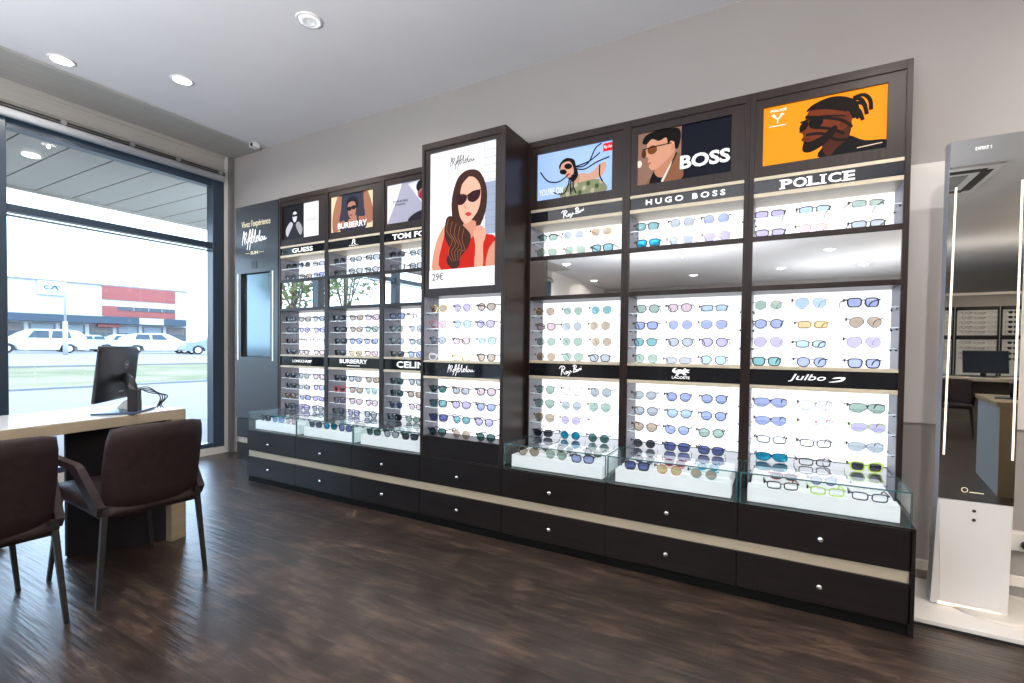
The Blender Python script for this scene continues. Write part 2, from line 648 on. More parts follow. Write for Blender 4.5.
def downlight(x, y, label, on=True, e=30, group=None, k=1.2):
    t = thing('ceiling_spotlight', label, 'ceiling light', (x, y, ZC), group)
    MB().lathe([(.062 * k, 0), (.062 * k, -.006), (.05 * k, -.008), (.047 * k, -.001)], (x, y, ZC), 28).build('trim_ring', mat('white_ring', (.8, .8, .82), .35), t)
    MB().lathe([(.0005, -.004), (.046 * k, -.003), (.047 * k, 0)], (x, y, ZC), 28).build(
        'lens', mat('lamp_lens', (1, 1, 1), .3, emit=8, ecol=(1, .95, .88)) if on else mat('lamp_lens_dim', (.8, .82, .85), .15, emit=.9), t)
    l = lamp('spot_light', 'SPOT', (0, 0, -.02), e if on else e * .4, (1, .93, .84), spot_size=R(165), spot_blend=.6, shadow_soft_size=.015)
    l.parent = t
    return t


downlight(-4.346, -.952, 'round lit ceiling spotlight nearest the metal shutter strip, far left', e=10)
downlight(-3.876, -.436, 'round lit ceiling spotlight second from the left, nearer the display wall', e=10)
t = downlight(-2.493, -.428, 'tilting ceiling spotlight with chrome reflector, nearest the camera', on=False, e=30)
MB().lathe([(.046, -.005), (.044, -.012), (.03, -.014), (.028, -.006), (.012, -.006), (.001, -.01)], (-2.493, -.428, ZC), 24).build('reflector', mat('lamp_reflector', (.8, .82, .85), .2, .5, emit=.15), t)  # mild emission stands in for the white interior it reflects
for x, y in [(-4.3, -7.08), (-4.61, -9.77), (-1.79, -7.13), (-1.99, -9.87), (.76, -7.7), (-.04, -9.61), (1.54, -9.78),
             (-4.3, -4.4), (-1.9, -2.9), (.6, -1.4), (-1.9, -4.9), (.7, -4.9), (2.9, -5.6), (3.4, -2.6), (1.7, -.5)]:  # this row: unseen spotlights added to light the room
    downlight(x, y, 'round lit ceiling spotlight deeper in the shop, some mirrored above the racks, some added unseen', e=26, group='ceiling spotlights seen in the mirrors', k=1.9)

for x, y, e in ((-3.0, -3.5, 58), (-.3, -3.3, 66), (-1.9, -5.8, 50), (1.2, -9.3, 26)):  # unseen uplighters added to fill the ceiling with light
    t = thing('added_uplighter', 'added unseen white floor uplighter brightening the ceiling, behind the camera', 'fill lamp', (x, y, 0), 'added floor uplighters')
    MB().lathe([(.001, .0), (.17, 0), (.17, .015), (.02, .03), (.02, 1.07), (.06, 1.09), (.42, 1.21), (.43, 1.215), (.41, 1.22), (.05, 1.11), (.001, 1.11)], (x, y, 0), 28).build('stand', mat('added_uplighter_white', (.75, .75, .75), .4), t)
    l = lamp('ceiling_fill', 'AREA', (0, 0, 1.23), e, (.95, .97, 1), shape='DISK', size=.8)
    l.rotation_euler = (R(180), 0, 0)
    l.parent = t

cv = thing('security_camera', 'small white security camera in the ceiling corner beside the window', 'camera', (-4.44, .47, ZC))
b = MB()
b.box(-4.475, -4.405, .43, .50, 2.985, 3.03, bev=.006)
b.build('housing', mat('camera_white', (.8, .8, .8), .4), cv)
b = MB()
b.lathe([(.0005, -.012), (.014, -.008), (.018, 0), (.018, .02)], (-4.43, .43, 3.003), 16, axis='y')
b.build('camera_lens', BLACK, cv)

# ------------------------------------------------------------------ base cabinets
EX = [-3.80, -3.20, -2.60, -1.99, -1.385, -.77, -.155, .472]
NM = ['monochrome', 'cream', 'pale grey', 'tall white', 'sky-blue', 'navy', 'orange']
HC = .424
for i in range(7):
    a, c = EX[i], EX[i + 1]
    lab = ('black base cabinet with two drawers and beige band, under the tall tower' if i == 3 else
           'black base cabinet with two drawers, under the %s poster bay' % NM[i])
    t = thing('base_cabinet', lab, 'cabinet', ((a + c) / 2, .3, 0), 'base cabinets along the display wall')
    b = MB()
    b.box(a, a + .018, .02, .58, .045, HC - .006)
    b.box(c - .018, c, .0 if i == 6 else .02, .58, .0 if i == 6 else .045, HC - .006)
    b.box(a + .018, c - .018, .03, .58, .045, HC - .02)
    b.box(a, c, .0, .58, HC - .006, HC, bev=.001)
    b.build('body', BASE, t)
    MB().box(a, c, .012, .3, 0, .045).build('plinth', mat('plinth_black', (.004, .004, .004), .6, spec=.1), t)
    cc = c - (.010 if i == 6 else 0)
    MB().box(a + (.018 if i == 0 else .0), cc, .006, .02, .208, .254).build('band', BEIGE, t)
    for z0, z1, kz in ((.048, .206, .13), (.256, .416, .328)):
        d = MB().box(a + .0015, cc - .0015, 0, .019, z0, z1, bev=.0012).build('drawer', BASE, t)
        kx = (a + c) / 2
        MB().lathe([(.001, -.026), (.009, -.025), (.012, -.02), (.009, -.012), (.005, -.008), (.005, 0)], (kx, 0, kz), 18, axis='y').build('knob', CHROME, d)

# ------------------------------------------------------------------ poster art
PR = {}


def ink(r, g, b_, e=.36):
    k = 'print_%02x%02x%02x' % (int(r * 255), int(g * 255), int(b_ * 255))
    if k not in PR:
        r, g, b_ = r ** 2.2, g ** 2.2, b_ ** 2.2
        PR[k] = mat(k, (r * .4, g * .4, b_ * .4), .5, spec=.12, emit=e, ecol=(r, g, b_))
    return PR[k]


class Art:
    def __init__(s, x0, x1, z0, z1, y, bgc):
        s.r = (x0, x1, z0, z1, y)
        s.b = MB()
        s.n = 0
        s.b.box(x0, x1, y, y + .004, z0, z1, ink(*bgc))

    def pt(s, p):
        x0, x1, z0, z1, _ = s.r
        return (x0 + min(1, max(0, p[0])) * (x1 - x0), z0 + min(1, max(0, p[1])) * (z1 - z0))

    def poly(s, pts, c, smooth=True):
        s.n += 1
        P = spline(pts, 4) if smooth else pts
        yy = s.r[4] - .00012 * s.n
        vs = [s.pt(p) for p in P]
        out = []
        for v in vs:
            if not out or abs(v[0] - out[-1][0]) + abs(v[1] - out[-1][1]) > 1e-5:
                out.append(v)
        s.b.add([(v[0], yy, v[1]) for v in out], [tuple(range(len(out)))], ink(*c))

    def line(s, pts, w, c):
        s.n += 1
        x0, x1, z0, z1, y = s.r
        stroke(s.b, pts, x0, x1, z0, z1, y - .00012 * s.n + .0001, w, ink(*c), depth=.0001)

    def oval(s, cx, cz, a, c_, col, rot=0):
        P = []
        for i in range(14):
            t = 2 * math.pi * i / 14
            u, v = a * math.cos(t), c_ * math.sin(t)
            P.append((cx + u * math.cos(rot) - v * math.sin(rot), cz + u * math.sin(rot) + v * math.cos(rot)))
        s.poly(P, col, False)

    def done(s, parent):
        return s.b.build('poster', None, parent)


WHT = (.95, .95, .96)


def art_bw(A):
    A.poly([(0, 0), (.58, 0), (.58, 1), (0, 1)], (.1, .1, .12), False)
    A.poly([(.06, 0), (.1, .35), (.22, .55), (.3, .6), (.42, .55), (.52, .35), (.56, 0)], (.16, .16, .18))
    A.poly([(.08, .3), (.2, .52), (.28, .45), (.2, .25), (.12, .1)], (.72, .72, .74))
    A.poly([(.54, .3), (.44, .5), (.36, .42), (.42, .22), (.5, .1)], (.6, .6, .62))
    A.poly([(.22, .66), (.24, .85), (.33, .93), (.42, .86), (.44, .66), (.4, .5), (.26, .5)], (.03, .03, .03))
    A.poly([(.27, .68), (.3, .8), (.37, .8), (.4, .68), (.37, .54), (.33, .5), (.29, .55)], (.8, .8, .82))
    A.oval(.305, .7, .035, .04, (.02, .02, .02))
    A.oval(.37, .7, .035, .04, (.02, .02, .02))


def art_cream(A):
    A.poly([(.2, 1), (.18, .4), (.25, .0), (.8, .0), (.82, .4), (.78, 1)], (.2, .2, .27))
    A.poly([(.06, .0), (.04, .5), (.16, 1.0), (.25, 1.0), (.24, .6), (.2, .3), (.32, .3), (.3, .15)], (.62, .42, .33))
    A.poly([(.95, .15), (.98, .5), (.86, 1.0), (.77, 1.0), (.78, .6), (.8, .35), (.66, .35), (.7, .2)], (.6, .4, .32))
    A.poly([(.38, .66), (.38, .84), (.5, .94), (.62, .84), (.64, .66), (.58, .5), (.42, .5)], (.07, .08, .13))
    A.poly([(.4, .6), (.42, .76), (.55, .78), (.6, .6), (.57, .4), (.5, .3), (.43, .4)], (.66, .46, .38))
    A.poly([(.42, .3), (.5, .32), (.6, .4), (.6, .1), (.42, .1)], (.66, .46, .38))
    A.oval(.44, .6, .055, .055, (.03, .03, .04))
    A.oval(.545, .62, .055, .055, (.03, .03, .04))
    A.line([(.4, .63), (.6, .65)], .006, (.03, .03, .04))
    A.oval(.48, .42, .035, .02, (.55, .2, .2))


def art_grey(A):
    A.poly([(0, .0), (0, 1), (.3, 1), (.2, .6)], (.86, .86, .9), False)
    A.poly([(.42, .95), (.64, 1), (.9, 1), (.7, .4)], (.82, .82, .86), False)
    A.poly([(.45, .0), (.5, .15), (.7, .25), (1, .3), (1, 0)], (.14, .13, .17))
    A.poly([(.62, .85), (.62, .6), (.68, .5), (.7, .34), (.8, .22), (1, .2), (1, .95), (.8, 1)], (.55, .4, .38))
    A.poly([(.58, .85), (.62, .72), (.7, .8), (1, .85), (1, 1), (.66, 1)], (.1, .08, .09))
    A.oval(.7, .62, .075, .1, (.62, .12, .2))
    A.oval(.9, .62, .08, .1, (.62, .12, .2))


def art_tall(A):
    A.poly([(.82, .36), (.82, 1), (1, 1), (1, .36)], (.86, .88, .92), False)
    A.poly([(.84, .36), (.84, .72), (1, .72), (1, .36)], (.58, .63, .72), False)
    for k in range(11):
        z = .42 + k * .052
        A.line([(.83, z), (1, z)], .002, (.45, .5, .6))
    A.line([(.82, .36), (.82, 1)], .003, (.6, .63, .7))
    A.poly([(.34, .6), (.38, .72), (.46, .8), (.6, .83), (.76, .8), (.86, .68), (.86, .55), (.8, .45), (.72, .4), (.5, .38), (.38, .45)], (.24, .14, .11))
    A.poly([(.05, .13), (.08, .3), (.18, .42), (.3, .45), (.3, .13)], (.8, .55, .45))
    A.poly([(.2, .13), (.22, .36), (.3, .45), (.44, .42), (.56, .37), (.72, .36), (.86, .36), (1, .32), (1, .13)], (.72, .13, .08))
    A.poly([(.86, .13), (.9, .25), (1, .3), (1, .13)], (.8, .55, .45))
    A.poly([(.5, .37), (.54, .46), (.7, .46), (.7, .38), (.6, .33)], (.78, .53, .44))
    A.poly([(.44, .66), (.47, .75), (.58, .78), (.7, .76), (.78, .68), (.76, .56), (.68, .49), (.57, .45), (.49, .49), (.45, .56)], (.87, .66, .57))
    A.poly([(.42, .64), (.44, .75), (.56, .8), (.62, .79), (.5, .73), (.46, .62)], (.24, .14, .11))
    A.poly([(.66, .79), (.78, .74), (.82, .6), (.84, .7), (.74, .81)], (.24, .14, .11))
    A.poly([(.42, .655), (.43, .60), (.5, .588), (.56, .61), (.575, .645), (.5, .66)], (.2, .07, .1))
    A.poly([(.585, .65), (.6, .61), (.68, .595), (.755, .62), (.77, .67), (.66, .668)], (.2, .07, .1))
    A.line([(.41, .655), (.5, .665), (.58, .65), (.66, .67), (.79, .675)], .005, (.08, .04, .04))
    A.poly([(.55, .52), (.6, .53), (.65, .515), (.6, .5)], (.7, .22, .2))
    A.poly([(.53, .6), (.56, .57), (.575, .56), (.55, .555)], (.78, .54, .45))
    A.poly([(.26, .5), (.34, .52), (.44, .48), (.56, .42), (.64, .36), (.6, .28), (.5, .22), (.46, .15), (.36, .14), (.27, .2), (.32, .28), (.24, .38)], (.24, .14, .11))
    for o_ in range(5):
        A.line([(.3 + .06 * o_, .5 - .02 * o_), (.27 + .06 * o_, .42 - .02 * o_), (.36 + .05 * o_, .34 - .02 * o_), (.3 + .05 * o_, .26), (.36 + .03 * o_, .19)], .004, (.55, .34, .24))
    A.poly([(.7, .13), (.71, .28), (.68, .37), (.72, .42), (.8, .42), (.86, .38), (.85, .33), (.82, .28), (.82, .13)], (.84, .61, .52))
    for o_ in range(3):
        A.line([(.71 + .04 * o_, .42), (.72 + .04 * o_, .385)], .002, (.55, .33, .27))
    A.poly([(0, 0), (1, 0), (1, .135), (0, .135)], WHT, False)


def art_sky(A):
    A.poly([(.35, .0), (.38, .2), (.5, .3), (.72, .3), (.88, .22), (.9, .0)], (.5, .52, .4))
    for k in range(9):
        A.oval(.42 + .055 * k, .06 + .08 * (k % 3), .025, .05, (.25, .33, .22) if k % 2 else (.68, .66, .58))
    A.poly([(.52, .28), (.58, .45), (.72, .42), (.82, .55), (.9, .6), (.92, .5), (.86, .32), (.7, .28)], (.78, .6, .52))
    A.poly([(.46, .3), (.5, .5), (.56, .46), (.58, .3)], (.72, .53, .45))
    A.poly([(.31, .6), (.32, .74), (.4, .82), (.5, .76), (.53, .62), (.56, .42), (.5, .3), (.45, .35)], (.07, .06, .07))
    A.poly([(.32, .6), (.35, .72), (.44, .74), (.49, .62), (.5, .48), (.45, .4), (.38, .46)], (.8, .6, .52))
    A.oval(.425, .64, .05, .065, (.03, .03, .04), .5)
    A.oval(.36, .54, .045, .06, (.03, .03, .04), .5)
    A.oval(.43, .47, .03, .018, (.6, .2, .2), .4)
    for c in ([(.42, .45), (.3, .35), (.15, .4), (.04, .62)], [(.5, .62), (.6, .58), (.7, .65), (.78, .9), (.86, .98)], [(.5, .58), (.64, .52), (.8, .62), (.96, .68)],
              [(.45, .4), (.42, .2), (.36, .08), (.22, .14)], [(.5, .4), (.5, .2), (.54, .05)], [(.48, .45), (.46, .25), (.47, .05)], [(.5, .6), (.7, .66), (.84, .8)],
              [(.84, .56), (.84, .35), (.88, .2)]):
        A.line(c, .008, (.1, .09, .12))
    A.poly([(.88, .8), (.88, .96), (1, .96), (1, .8)], (.85, .08, .08), False)


def art_navy(A):
    A.poly([(0, 0), (0, 1), (.485, 1), (.485, 0)], (.52, .4, .35), False)
    A.poly([(.1, 0), (.22, .2), (.32, .28), (.44, .52), (.485, .4), (.485, 0)], (.5, .33, .24))
    A.poly([(.14, 0), (.18, .22), (.26, .3), (.4, .5), (.44, .5), (.36, .25), (.26, 0)], (.05, .05, .07))
    A.line([(.4, .54), (.36, .3), (.28, .02)], .012, (.85, .82, .78))
    A.poly([(.2, .18), (.22, .36), (.38, .58), (.42, .5), (.34, .25), (.28, .1)], (.7, .48, .38))
    A.poly([(.11, .84), (.1, .7), (.085, .62), (.1, .545), (.125, .5), (.115, .44), (.13, .39), (.13, .33), (.17, .27), (.24, .3), (.37, .48), (.43, .62), (.43, .8), (.3, .92), (.15, .95)], (.78, .56, .46))
    A.poly([(.05, .82), (.09, .95), (.2, 1), (.34, 1), (.45, .97), (.48, .82), (.45, .6), (.41, .62), (.41, .72), (.37, .76), (.34, .7), (.32, .84), (.24, .8), (.16, .86), (.1, .78)], (.07, .045, .04))
    A.oval(.395, .63, .022, .07, (.74, .5, .42))
    A.oval(.165, .655, .055, .085, (.42, .24, .1))
    A.oval(.07, .6, .028, .08, (.3, .17, .08))
    A.line([(.05, .68), (.12, .7), (.22, .71), (.38, .72)], .006, (.05, .04, .04))
    A.oval(.135, .405, .02, .018, (.62, .3, .28))
    A.oval(.02, .42, .03, .07, (.9, .85, .8))


def art_orange(A):
    A.poly([(.5, .0), (.52, .2), (.62, .3), (.72, .3), (.84, .18), (1, .14), (1, 0)], (.05, .05, .07))
    A.poly([(.55, .0), (.5, .25), (.55, .6), (.72, .6), (.72, .3), (.62, .12)], (.28, .13, .07))
    A.poly([(.4, .82), (.36, .66), (.34, .56), (.31, .49), (.34, .45), (.345, .4), (.33, .35), (.35, .31), (.345, .25), (.36, .17), (.41, .15), (.5, .24),
            (.6, .36), (.7, .45), (.75, .62), (.7, .85), (.55, .92)], (.42, .19, .09))
    A.poly([(.37, .8), (.42, .9), (.56, .97), (.68, .93), (.77, .82), (.79, .66), (.75, .55), (.7, .7), (.6, .76), (.48, .84)], (.09, .06, .05))
    for c in ([(.74, .86), (.8, .84), (.84, .7)], [(.74, .8), (.82, .76), (.85, .58)], [(.74, .74), (.79, .66), (.82, .5)], [(.74, .88), (.82, .9), (.87, .8), (.88, .64)], [(.75, .68), (.77, .6), (.79, .54)]):
        A.line(c, .016, (.09, .06, .05))
    A.poly([(.34, .2), (.36, .32), (.4, .3), (.5, .36), (.6, .5), (.62, .4), (.52, .22), (.42, .13), (.36, .14)], (.08, .045, .03))
    A.oval(.68, .55, .035, .11, (.36, .16, .08), -.2)
    for c in ([(.36, .72), (.5, .66), (.66, .56), (.74, .42)], [(.4, .84), (.55, .8), (.7, .7)], [(.37, .42), (.5, .4), (.62, .26), (.7, .24)], [(.44, .52), (.56, .46), (.68, .34)]):
        A.line(c, .013, (.09, .05, .04))
    A.oval(.35, .57, .035, .085, (.02, .02, .02), -.2)
    A.oval(.45, .6, .06, .1, (.02, .02, .02), -.1)
    A.line([(.32, .64), (.45, .68), (.55, .67), (.68, .62)], .008, (.03, .03, .03))
    A.line([(.34, .355), (.38, .35), (.41, .33)], .006, (.3, .1, .08))
    A.line([(.78, .075), (.97, .1)], .004, (.9, .8, .7))


ARTS = [(art_bw, WHT), (art_cream, (.86, .8, .66)), (art_grey, (.62, .62, .7)), (art_tall, WHT), (art_sky, (.62, .74, .95)), (art_navy, (.07, .08, .13)), (art_orange, (.98, .56, .1))]


def croc(parent, x0, x1, z0, z1, y):
    b = MB()
    P = [(.0, .55), (.05, .8), (.16, .97), (.3, 1), (.22, .86), (.16, .7), (.2, .6), (.34, .78), (.5, .8), (.62, .72), (.7, .95), (.78, .98), (.8, .82), (1, .78), (.98, .68), (.78, .66),
         (.98, .5), (.96, .4), (.76, .42), (.7, .34), (.84, .2), (.8, .08), (.68, .1), (.58, .28), (.4, .26), (.36, .04), (.2, .0), (.22, .12), (.28, .3), (.12, .34)]
    x = lambda p: x0 + p[0] * (x1 - x0)
    z = lambda p: z0 + p[1] * (z1 - z0)
    b.prism([(x(p), z(p)) for p in P], 1, y - .0012, y, WHITE)
    return b.build('emblem', None, parent)


# ------------------------------------------------------------------ wall display units
ZL = dict(p0=1.95, s1a=1.934, s1b=1.872, n1t=1.852, n1b=1.665, m1t=1.64, m1b=1.424, n2t=1.399, n2b=1.031, s2a=1.016, s2b=.939, n3t=.921, n3b=.566)


def glass_sheet(b, x0, x1, y0, y1, z0, z1, thin, edge=EDGE, face=GLASS):
    """glass pane with tinted edges; thin = axis across the sheet"""
    vs = [(x, y, z) for z in (z0, z1) for y in (y0, y1) for x in (x0, x1)]
    F = [((0, 2, 3, 1), 2), ((4, 5, 7, 6), 2), ((0, 1, 5, 4), 1), ((2, 6, 7, 3), 1), ((0, 4, 6, 2), 0), ((1, 3, 7, 5), 0)]
    n = len(b.v)
    b.v += vs
    for f, ax in F:
        b.f.append(tuple(n + i for i in f))
        b.m.append(b.mi(face if ax == thin else edge))
        b.sm.append(False)


def shelf(t, a, c, y0, y1, z):
    b = MB()
    glass_sheet(b, a, c, y0, y1, z - .004, z, 2, SHELFE, SHELFG)
    s = b.build('glass_shelf', None, t)
    for xx in (a, c - .007):
        for yy in (y0 + .02, y1 - .03):
            MB().cyl((xx, yy, z - .008), (xx + .007, yy, z - .008), .004, n=8).build('shelf_clip', BLACK, s)


for i in range(7):
    a, c = EX[i], EX[i + 1]
    tower = i == 3
    yF = .0 if tower else .275
    yB = .150 if tower else .46
    zt = 2.364
    lab = ('projecting dark tower cabinet with a tall white poster and two lit niches' if tower else
           'dark wall cabinet with lit niches and mirror band, topped by the %s poster' % NM[i])
    t = thing('display_cabinet', lab, 'display cabinet', ((a + c) / 2, .45, HC), 'display cabinets on the long wall')
    w = .022
    if tower:
        w = .022
        for x in (a, c - w):
            MB().box(x, x + w, yF, .58, HC, zt, bev=.001).build('side_panel', WOOD, t)
    else:
        for x, ins in ((a, 0), (c - w, 0)):
            MB().box(x, x + w, yF, .58, HC, zt, bev=.001).build('side_panel', WOOD, t)
    ai, ci = a + w, c - w
    # pale liners on the inside of the niches
    for z0, z1 in (((.552, .911), (1.024, 1.42)) if tower else ((ZL['n1b'], ZL['n1t']), (ZL['n2b'], ZL['n2t']), (HC + .001, ZL['n3t']))):
        MB().box(ai, ai + .002, yF + .006, yB, z0, z1).build('niche_lining', GREYIN, t)
        MB().box(ci - .002, ci, yF + .006, yB, z0, z1).build('niche_lining', GREYIN, t)
    MB().box(ai, ci, yF, .58, zt - .04, zt, bev=.001).build('top_panel', WOOD, t)
    # poster box
    if tower:
        px0, px1, pz0, pz1 = -1.936, -1.452, 1.468, 2.302
        fz0 = 1.42
    else:
        px0, px1, pz0, pz1 = a + .045 + (.0 if i < 3 else .012), c - .085, 2.003, 2.285
        if i < 3:
            px0, px1 = a + .035, c - .10
        fz0 = ZL['p0']
    b = MB()
    fy = yF + .006
    b.box(ai, px0, fy, fy + .03, fz0, zt - .04)
    b.box(px1, ci, fy, fy + .03, fz0, zt - .04)
    b.box(px0, px1, fy, fy + .03, pz1, zt - .04)
    b.box(px0, px1, fy, fy + .03, fz0, pz0)
    b.build('poster_frame', WOOD, t)
    MB().box(ai, ci, fy + .03, .57, fz0, fz0 + .012).build('divider', WOOD, t)
    fn, bgc = ARTS[i]
    A = Art(px0, px1, pz0, pz1, fy + .012, bgc)
    fn(A)
    po = A.done(t)
    py = fy + .012 - .0001 * A.n - .001
    pw, ph = px1 - px0, pz1 - pz0
    DK = ink(.12, .12, .13)
    WI = ink(.95, .95, .95)
    if i == 0:
        text('GUESS', px0 + .68 * pw, px0 + .92 * pw, pz0 + .46 * ph, pz0 + .54 * ph, py, ink(.5, .5, .52), po)
    elif i == 1:
        text('BURBERRY', px0 + .17 * pw, px0 + .85 * pw, pz0 + .08 * ph, pz0 + .24 * ph, py, WI, po, bold=.02)
    elif i == 2:
        text('TOM FORD', px0 + .12 * pw, px0 + .42 * pw, pz0 + .52 * ph, pz0 + .58 * ph, py, ink(.2, .2, .3), po)
        text('EYEWEAR', px0 + .17 * pw, px0 + .37 * pw, pz0 + .45 * ph, pz0 + .49 * ph, py, ink(.2, .2, .3), po)
    elif i == 3:
        script(SCRIPT_A, px0 + .32 * pw, px0 + .7 * pw, pz0 + .845 * ph, pz0 + .945 * ph, py, .0033, DK, po)
        b = MB()
        for r3 in (.1, .085):
            stroke(b, [(.26 if r3 < .09 else .42, r3), (.6, r3), (.95, r3)], px0, px1, pz0, pz1, py, .0022, ink(.6, .6, .62))
        b.build('fine_print', None, po)
        text('29€', px0 + .05 * pw, px0 + .23 * pw, pz0 + .06 * ph, pz0 + .115 * ph, py, DK, po)
    elif i == 4:
        text("YOU'RE ON", px0 + .03 * pw, px0 + .36 * pw, pz0 + .1 * ph, pz0 + .24 * ph, py, WI, po)
        text('Ray-Ban', px0 + .89 * pw, px0 + .99 * pw, pz0 + .84 * ph, pz0 + .92 * ph, py, WI, po, shear=.3)
    elif i == 5:
        text('BOSS', px0 + .475 * pw, px0 + .99 * pw, pz0 + .19 * ph, pz0 + .44 * ph, py, WI, po, bold=.035)
    else:
        text('POLICE', px0 + .06 * pw, px0 + .2 * pw, pz0 + .9 * ph, pz0 + .94 * ph, py, WI, po, bold=.03)
        b = MB()
        for s_ in ([(.085, .84), (.1, .8), (.12, .78), (.125, .7)], [(.165, .84), (.15, .8), (.13, .78), (.125, .7)], [(.07, .83), (.09, .86), (.11, .8)], [(.18, .83), (.16, .86), (.14, .8)]):
            stroke(b, s_, px0, px1, pz0, pz1, py, .004, WI)
        b.build('emblem', None, po)
        b = MB()
        stroke(b, [(.05, .66), (.12, .66), (.2, .66)], px0, px1, pz0, pz1, py, .003, WI)
        b.build('fine_print', None, po)
    # niches
    if tower:
        zl = [(1.024, 1.42), (.552, .911)]
        signs = [(.926, 1.012)]
        strips = [(1.012, 1.024), (.911, .926)]
    else:
        zl = [(ZL['n1b'], ZL['n1t']), (ZL['n2b'], ZL['n2t']), (HC + .002, ZL['n3t'])]
        signs = [(ZL['s1b'], ZL['s1a']), (ZL['s2b'], ZL['s2a'])]
        strips = [(ZL['s1a'], ZL['p0']), (ZL['n1t'], ZL['s1b']), (ZL['s2a'], ZL['n2b']), (ZL['n3t'], ZL['s2b'])]
    for z0, z1 in zl:
        MB().box(ai, ci, yB, yB + .008, z0 if z0 > .5 else .566, z1).build('light_panel', PANEL, t)
    if not tower:
        MB().box(ai, ci, yB, yB + .008, HC + .001, .5655).build('back_panel', GREYIN, t)
    for z0, z1 in strips:
        MB().box(ai, ci, yF + .002, yB, z0, z1, bev=.001).build('ledge', CREAM, t)
    so = []
    for z0, z1 in signs:
        so.append(MB().box(ai, ci, yF + .008, yF + .012, z0, z1).build('sign_panel', SIGN, t))
    sy_ = yF + .008
    wv, mid = ci - ai, (ai + ci) / 2
    if tower:
        MB().box(ai, ci, yF + .002, .5, HC + .003, .552, bev=.001).build('front_panel', BASE, t)
        script(SCRIPT_A, ai + .33 * wv, ai + .68 * wv, .935, 1.003, sy_, .0036, WHITE, so[0])
    else:
        for z0, z1 in ((ZL['m1t'], ZL['n1b']), (ZL['n2t'], ZL['m1b'])):
            MB().box(ai, ci, yF + .002, .57, z0, z1, bev=.001).build('divider', WOOD, t)
        MB().box(ai, ci, yF + .01, yF + .015, ZL['m1b'], ZL['m1t']).build('mirror', MIRROR, t)
        z1a, z1b = ZL['s1b'], ZL['s1a']
        z2a, z2b = ZL['s2b'], ZL['s2a']
        if i == 0:
            text('GUESS', mid - .13, mid + .13, z1a + .014, z1b - .012, sy_, WHITE, so[0], bold=.02)
            text('LONGCHAMP', mid - .12, mid + .12, z2a + .028, z2a + .05, sy_, WHITE, so[1], bold=.01)
        elif i == 1:
            b = MB()
            stroke(b, [(0, 0), (.3, .5), (.2, .8), (.6, 1), (.8, .6), (.6, .4), (1, 0)], mid - .02, mid + .02, z1a + .02, z1b - .006, sy_, .008, WHITE)
            b.build('emblem', None, so[0])
            text('BURBERRY', mid - .05, mid + .05, z1a + .008, z1a + .016, sy_, WHITE, so[0])
            text('BURBERRY', mid - .15, mid + .15, z2a + .034, z2b - .01, sy_, WHITE, so[1], bold=.025)
            b = MB()
            stroke(b, [(0, .5), (.5, .5), (1, .5)], mid - .07, mid + .07, z2a + .012, z2a + .022, sy_, .004, WHITE)
            b.build('fine_print', None, so[1])
        elif i == 2:
            text('TOM FORD', mid - .21, mid + .21, z1a + .012, z1b - .01, sy_, WHITE, so[0], bold=.03)
            text('CELINE', mid - .16, mid + .16, z2a + .016, z2b - .014, sy_, WHITE, so[1], bold=.025)
        elif i == 4:
            for k, (p, q) in enumerate(((z1a, z1b), (z2a, z2b))):
                script(SCRIPT_R, mid - .085, mid + .055, p + .006, q - .002, sy_, .0052, WHITE, so[k])
        elif i == 5:
            text('HUGO BOSS', mid - .2, mid + .2, z1a + .018, z1b - .014, sy_, WHITE, so[0], bold=.03, space=1.5)
            text('LACOSTE', mid - .045, mid + .045, z2a + .014, z2a + .028, sy_, WHITE, so[1], bold=.02)
            croc(so[1], mid - .045, mid + .045, z2a + .030, z2b - .004, sy_)
        elif i == 6:
            b = MB()     # slab-serif sign, letter by letter
            bx, zb, zu = mid - .175, z1a + .009, z1b - .009
            for ch, lx, lw, feet in (('P', 0, .046, (0,)), ('O', .05, .056, ()), ('L', .112, .044, (0,)), ('I', .164, .012, (0,)), ('C', .19, .05, ()), ('E', .25, .042, (0,))):
                tmx = text_mesh(ch, bx + lx, bx + lx + lw, zb, zu, sy_, WHITE, bold=.03 if ch != 'I' else 0)
                b.add(tmx.v, tmx.f, WHITE)
                for _ in feet:
                    sx0 = bx + lx
                    b.box(sx0 - .008, sx0 + (.018 if ch != 'I' else .02), sy_ - .0013, sy_, zb, zb + .005, WHITE)
                    b.box(sx0 - .008, sx0 + (.014 if ch != 'I' else .02), sy_ - .0013, sy_, zu - .005, zu, WHITE)
            b.build('lettering', None, so[0])
            text('Julbo', .032, .185, z2a + .022, z2b - .018, sy_, WHITE, so[1], bold=.01, shear=.3)
            b = MB()
            P = spline([(.0, .05), (.5, .1), (.85, .35), (1, .8), (.95, 1), (.55, 1), (.3, .85), (.22, .68), (.5, .72), (.7, .78), (.74, .6), (.5, .35)], 3)
            x0_, z0_ = .195, z2a + .024
            b.prism([(x0_ + p[0] * .065, z0_ + p[1] * .026) for p in P], 1, sy_ - .0012, sy_, WHITE)
            b.build('emblem', None, so[1])
    # shelves
    sa, sc_ = ai + .0025, ci - .0025
    if tower:
        for k in (1, 2, 3):
            shelf(t, sa, sc_, yF + .02, yB - .001, 1.024 + k * .099)
            shelf(t, sa, sc_, yF + .02, yB - .001, .552 + k * .0897)
    else:
        shelf(t, sa, sc_, yF + .015, yB - .001, ZL['n1b'] + .0925)
        for k in (1, 2, 3):
            shelf(t, sa, sc_, yF + .015, yB - .001, ZL['n2b'] + k * .092)
            shelf(t, sa, sc_, yF + .015, yB - .001, ZL['n3b'] + k * .0885)

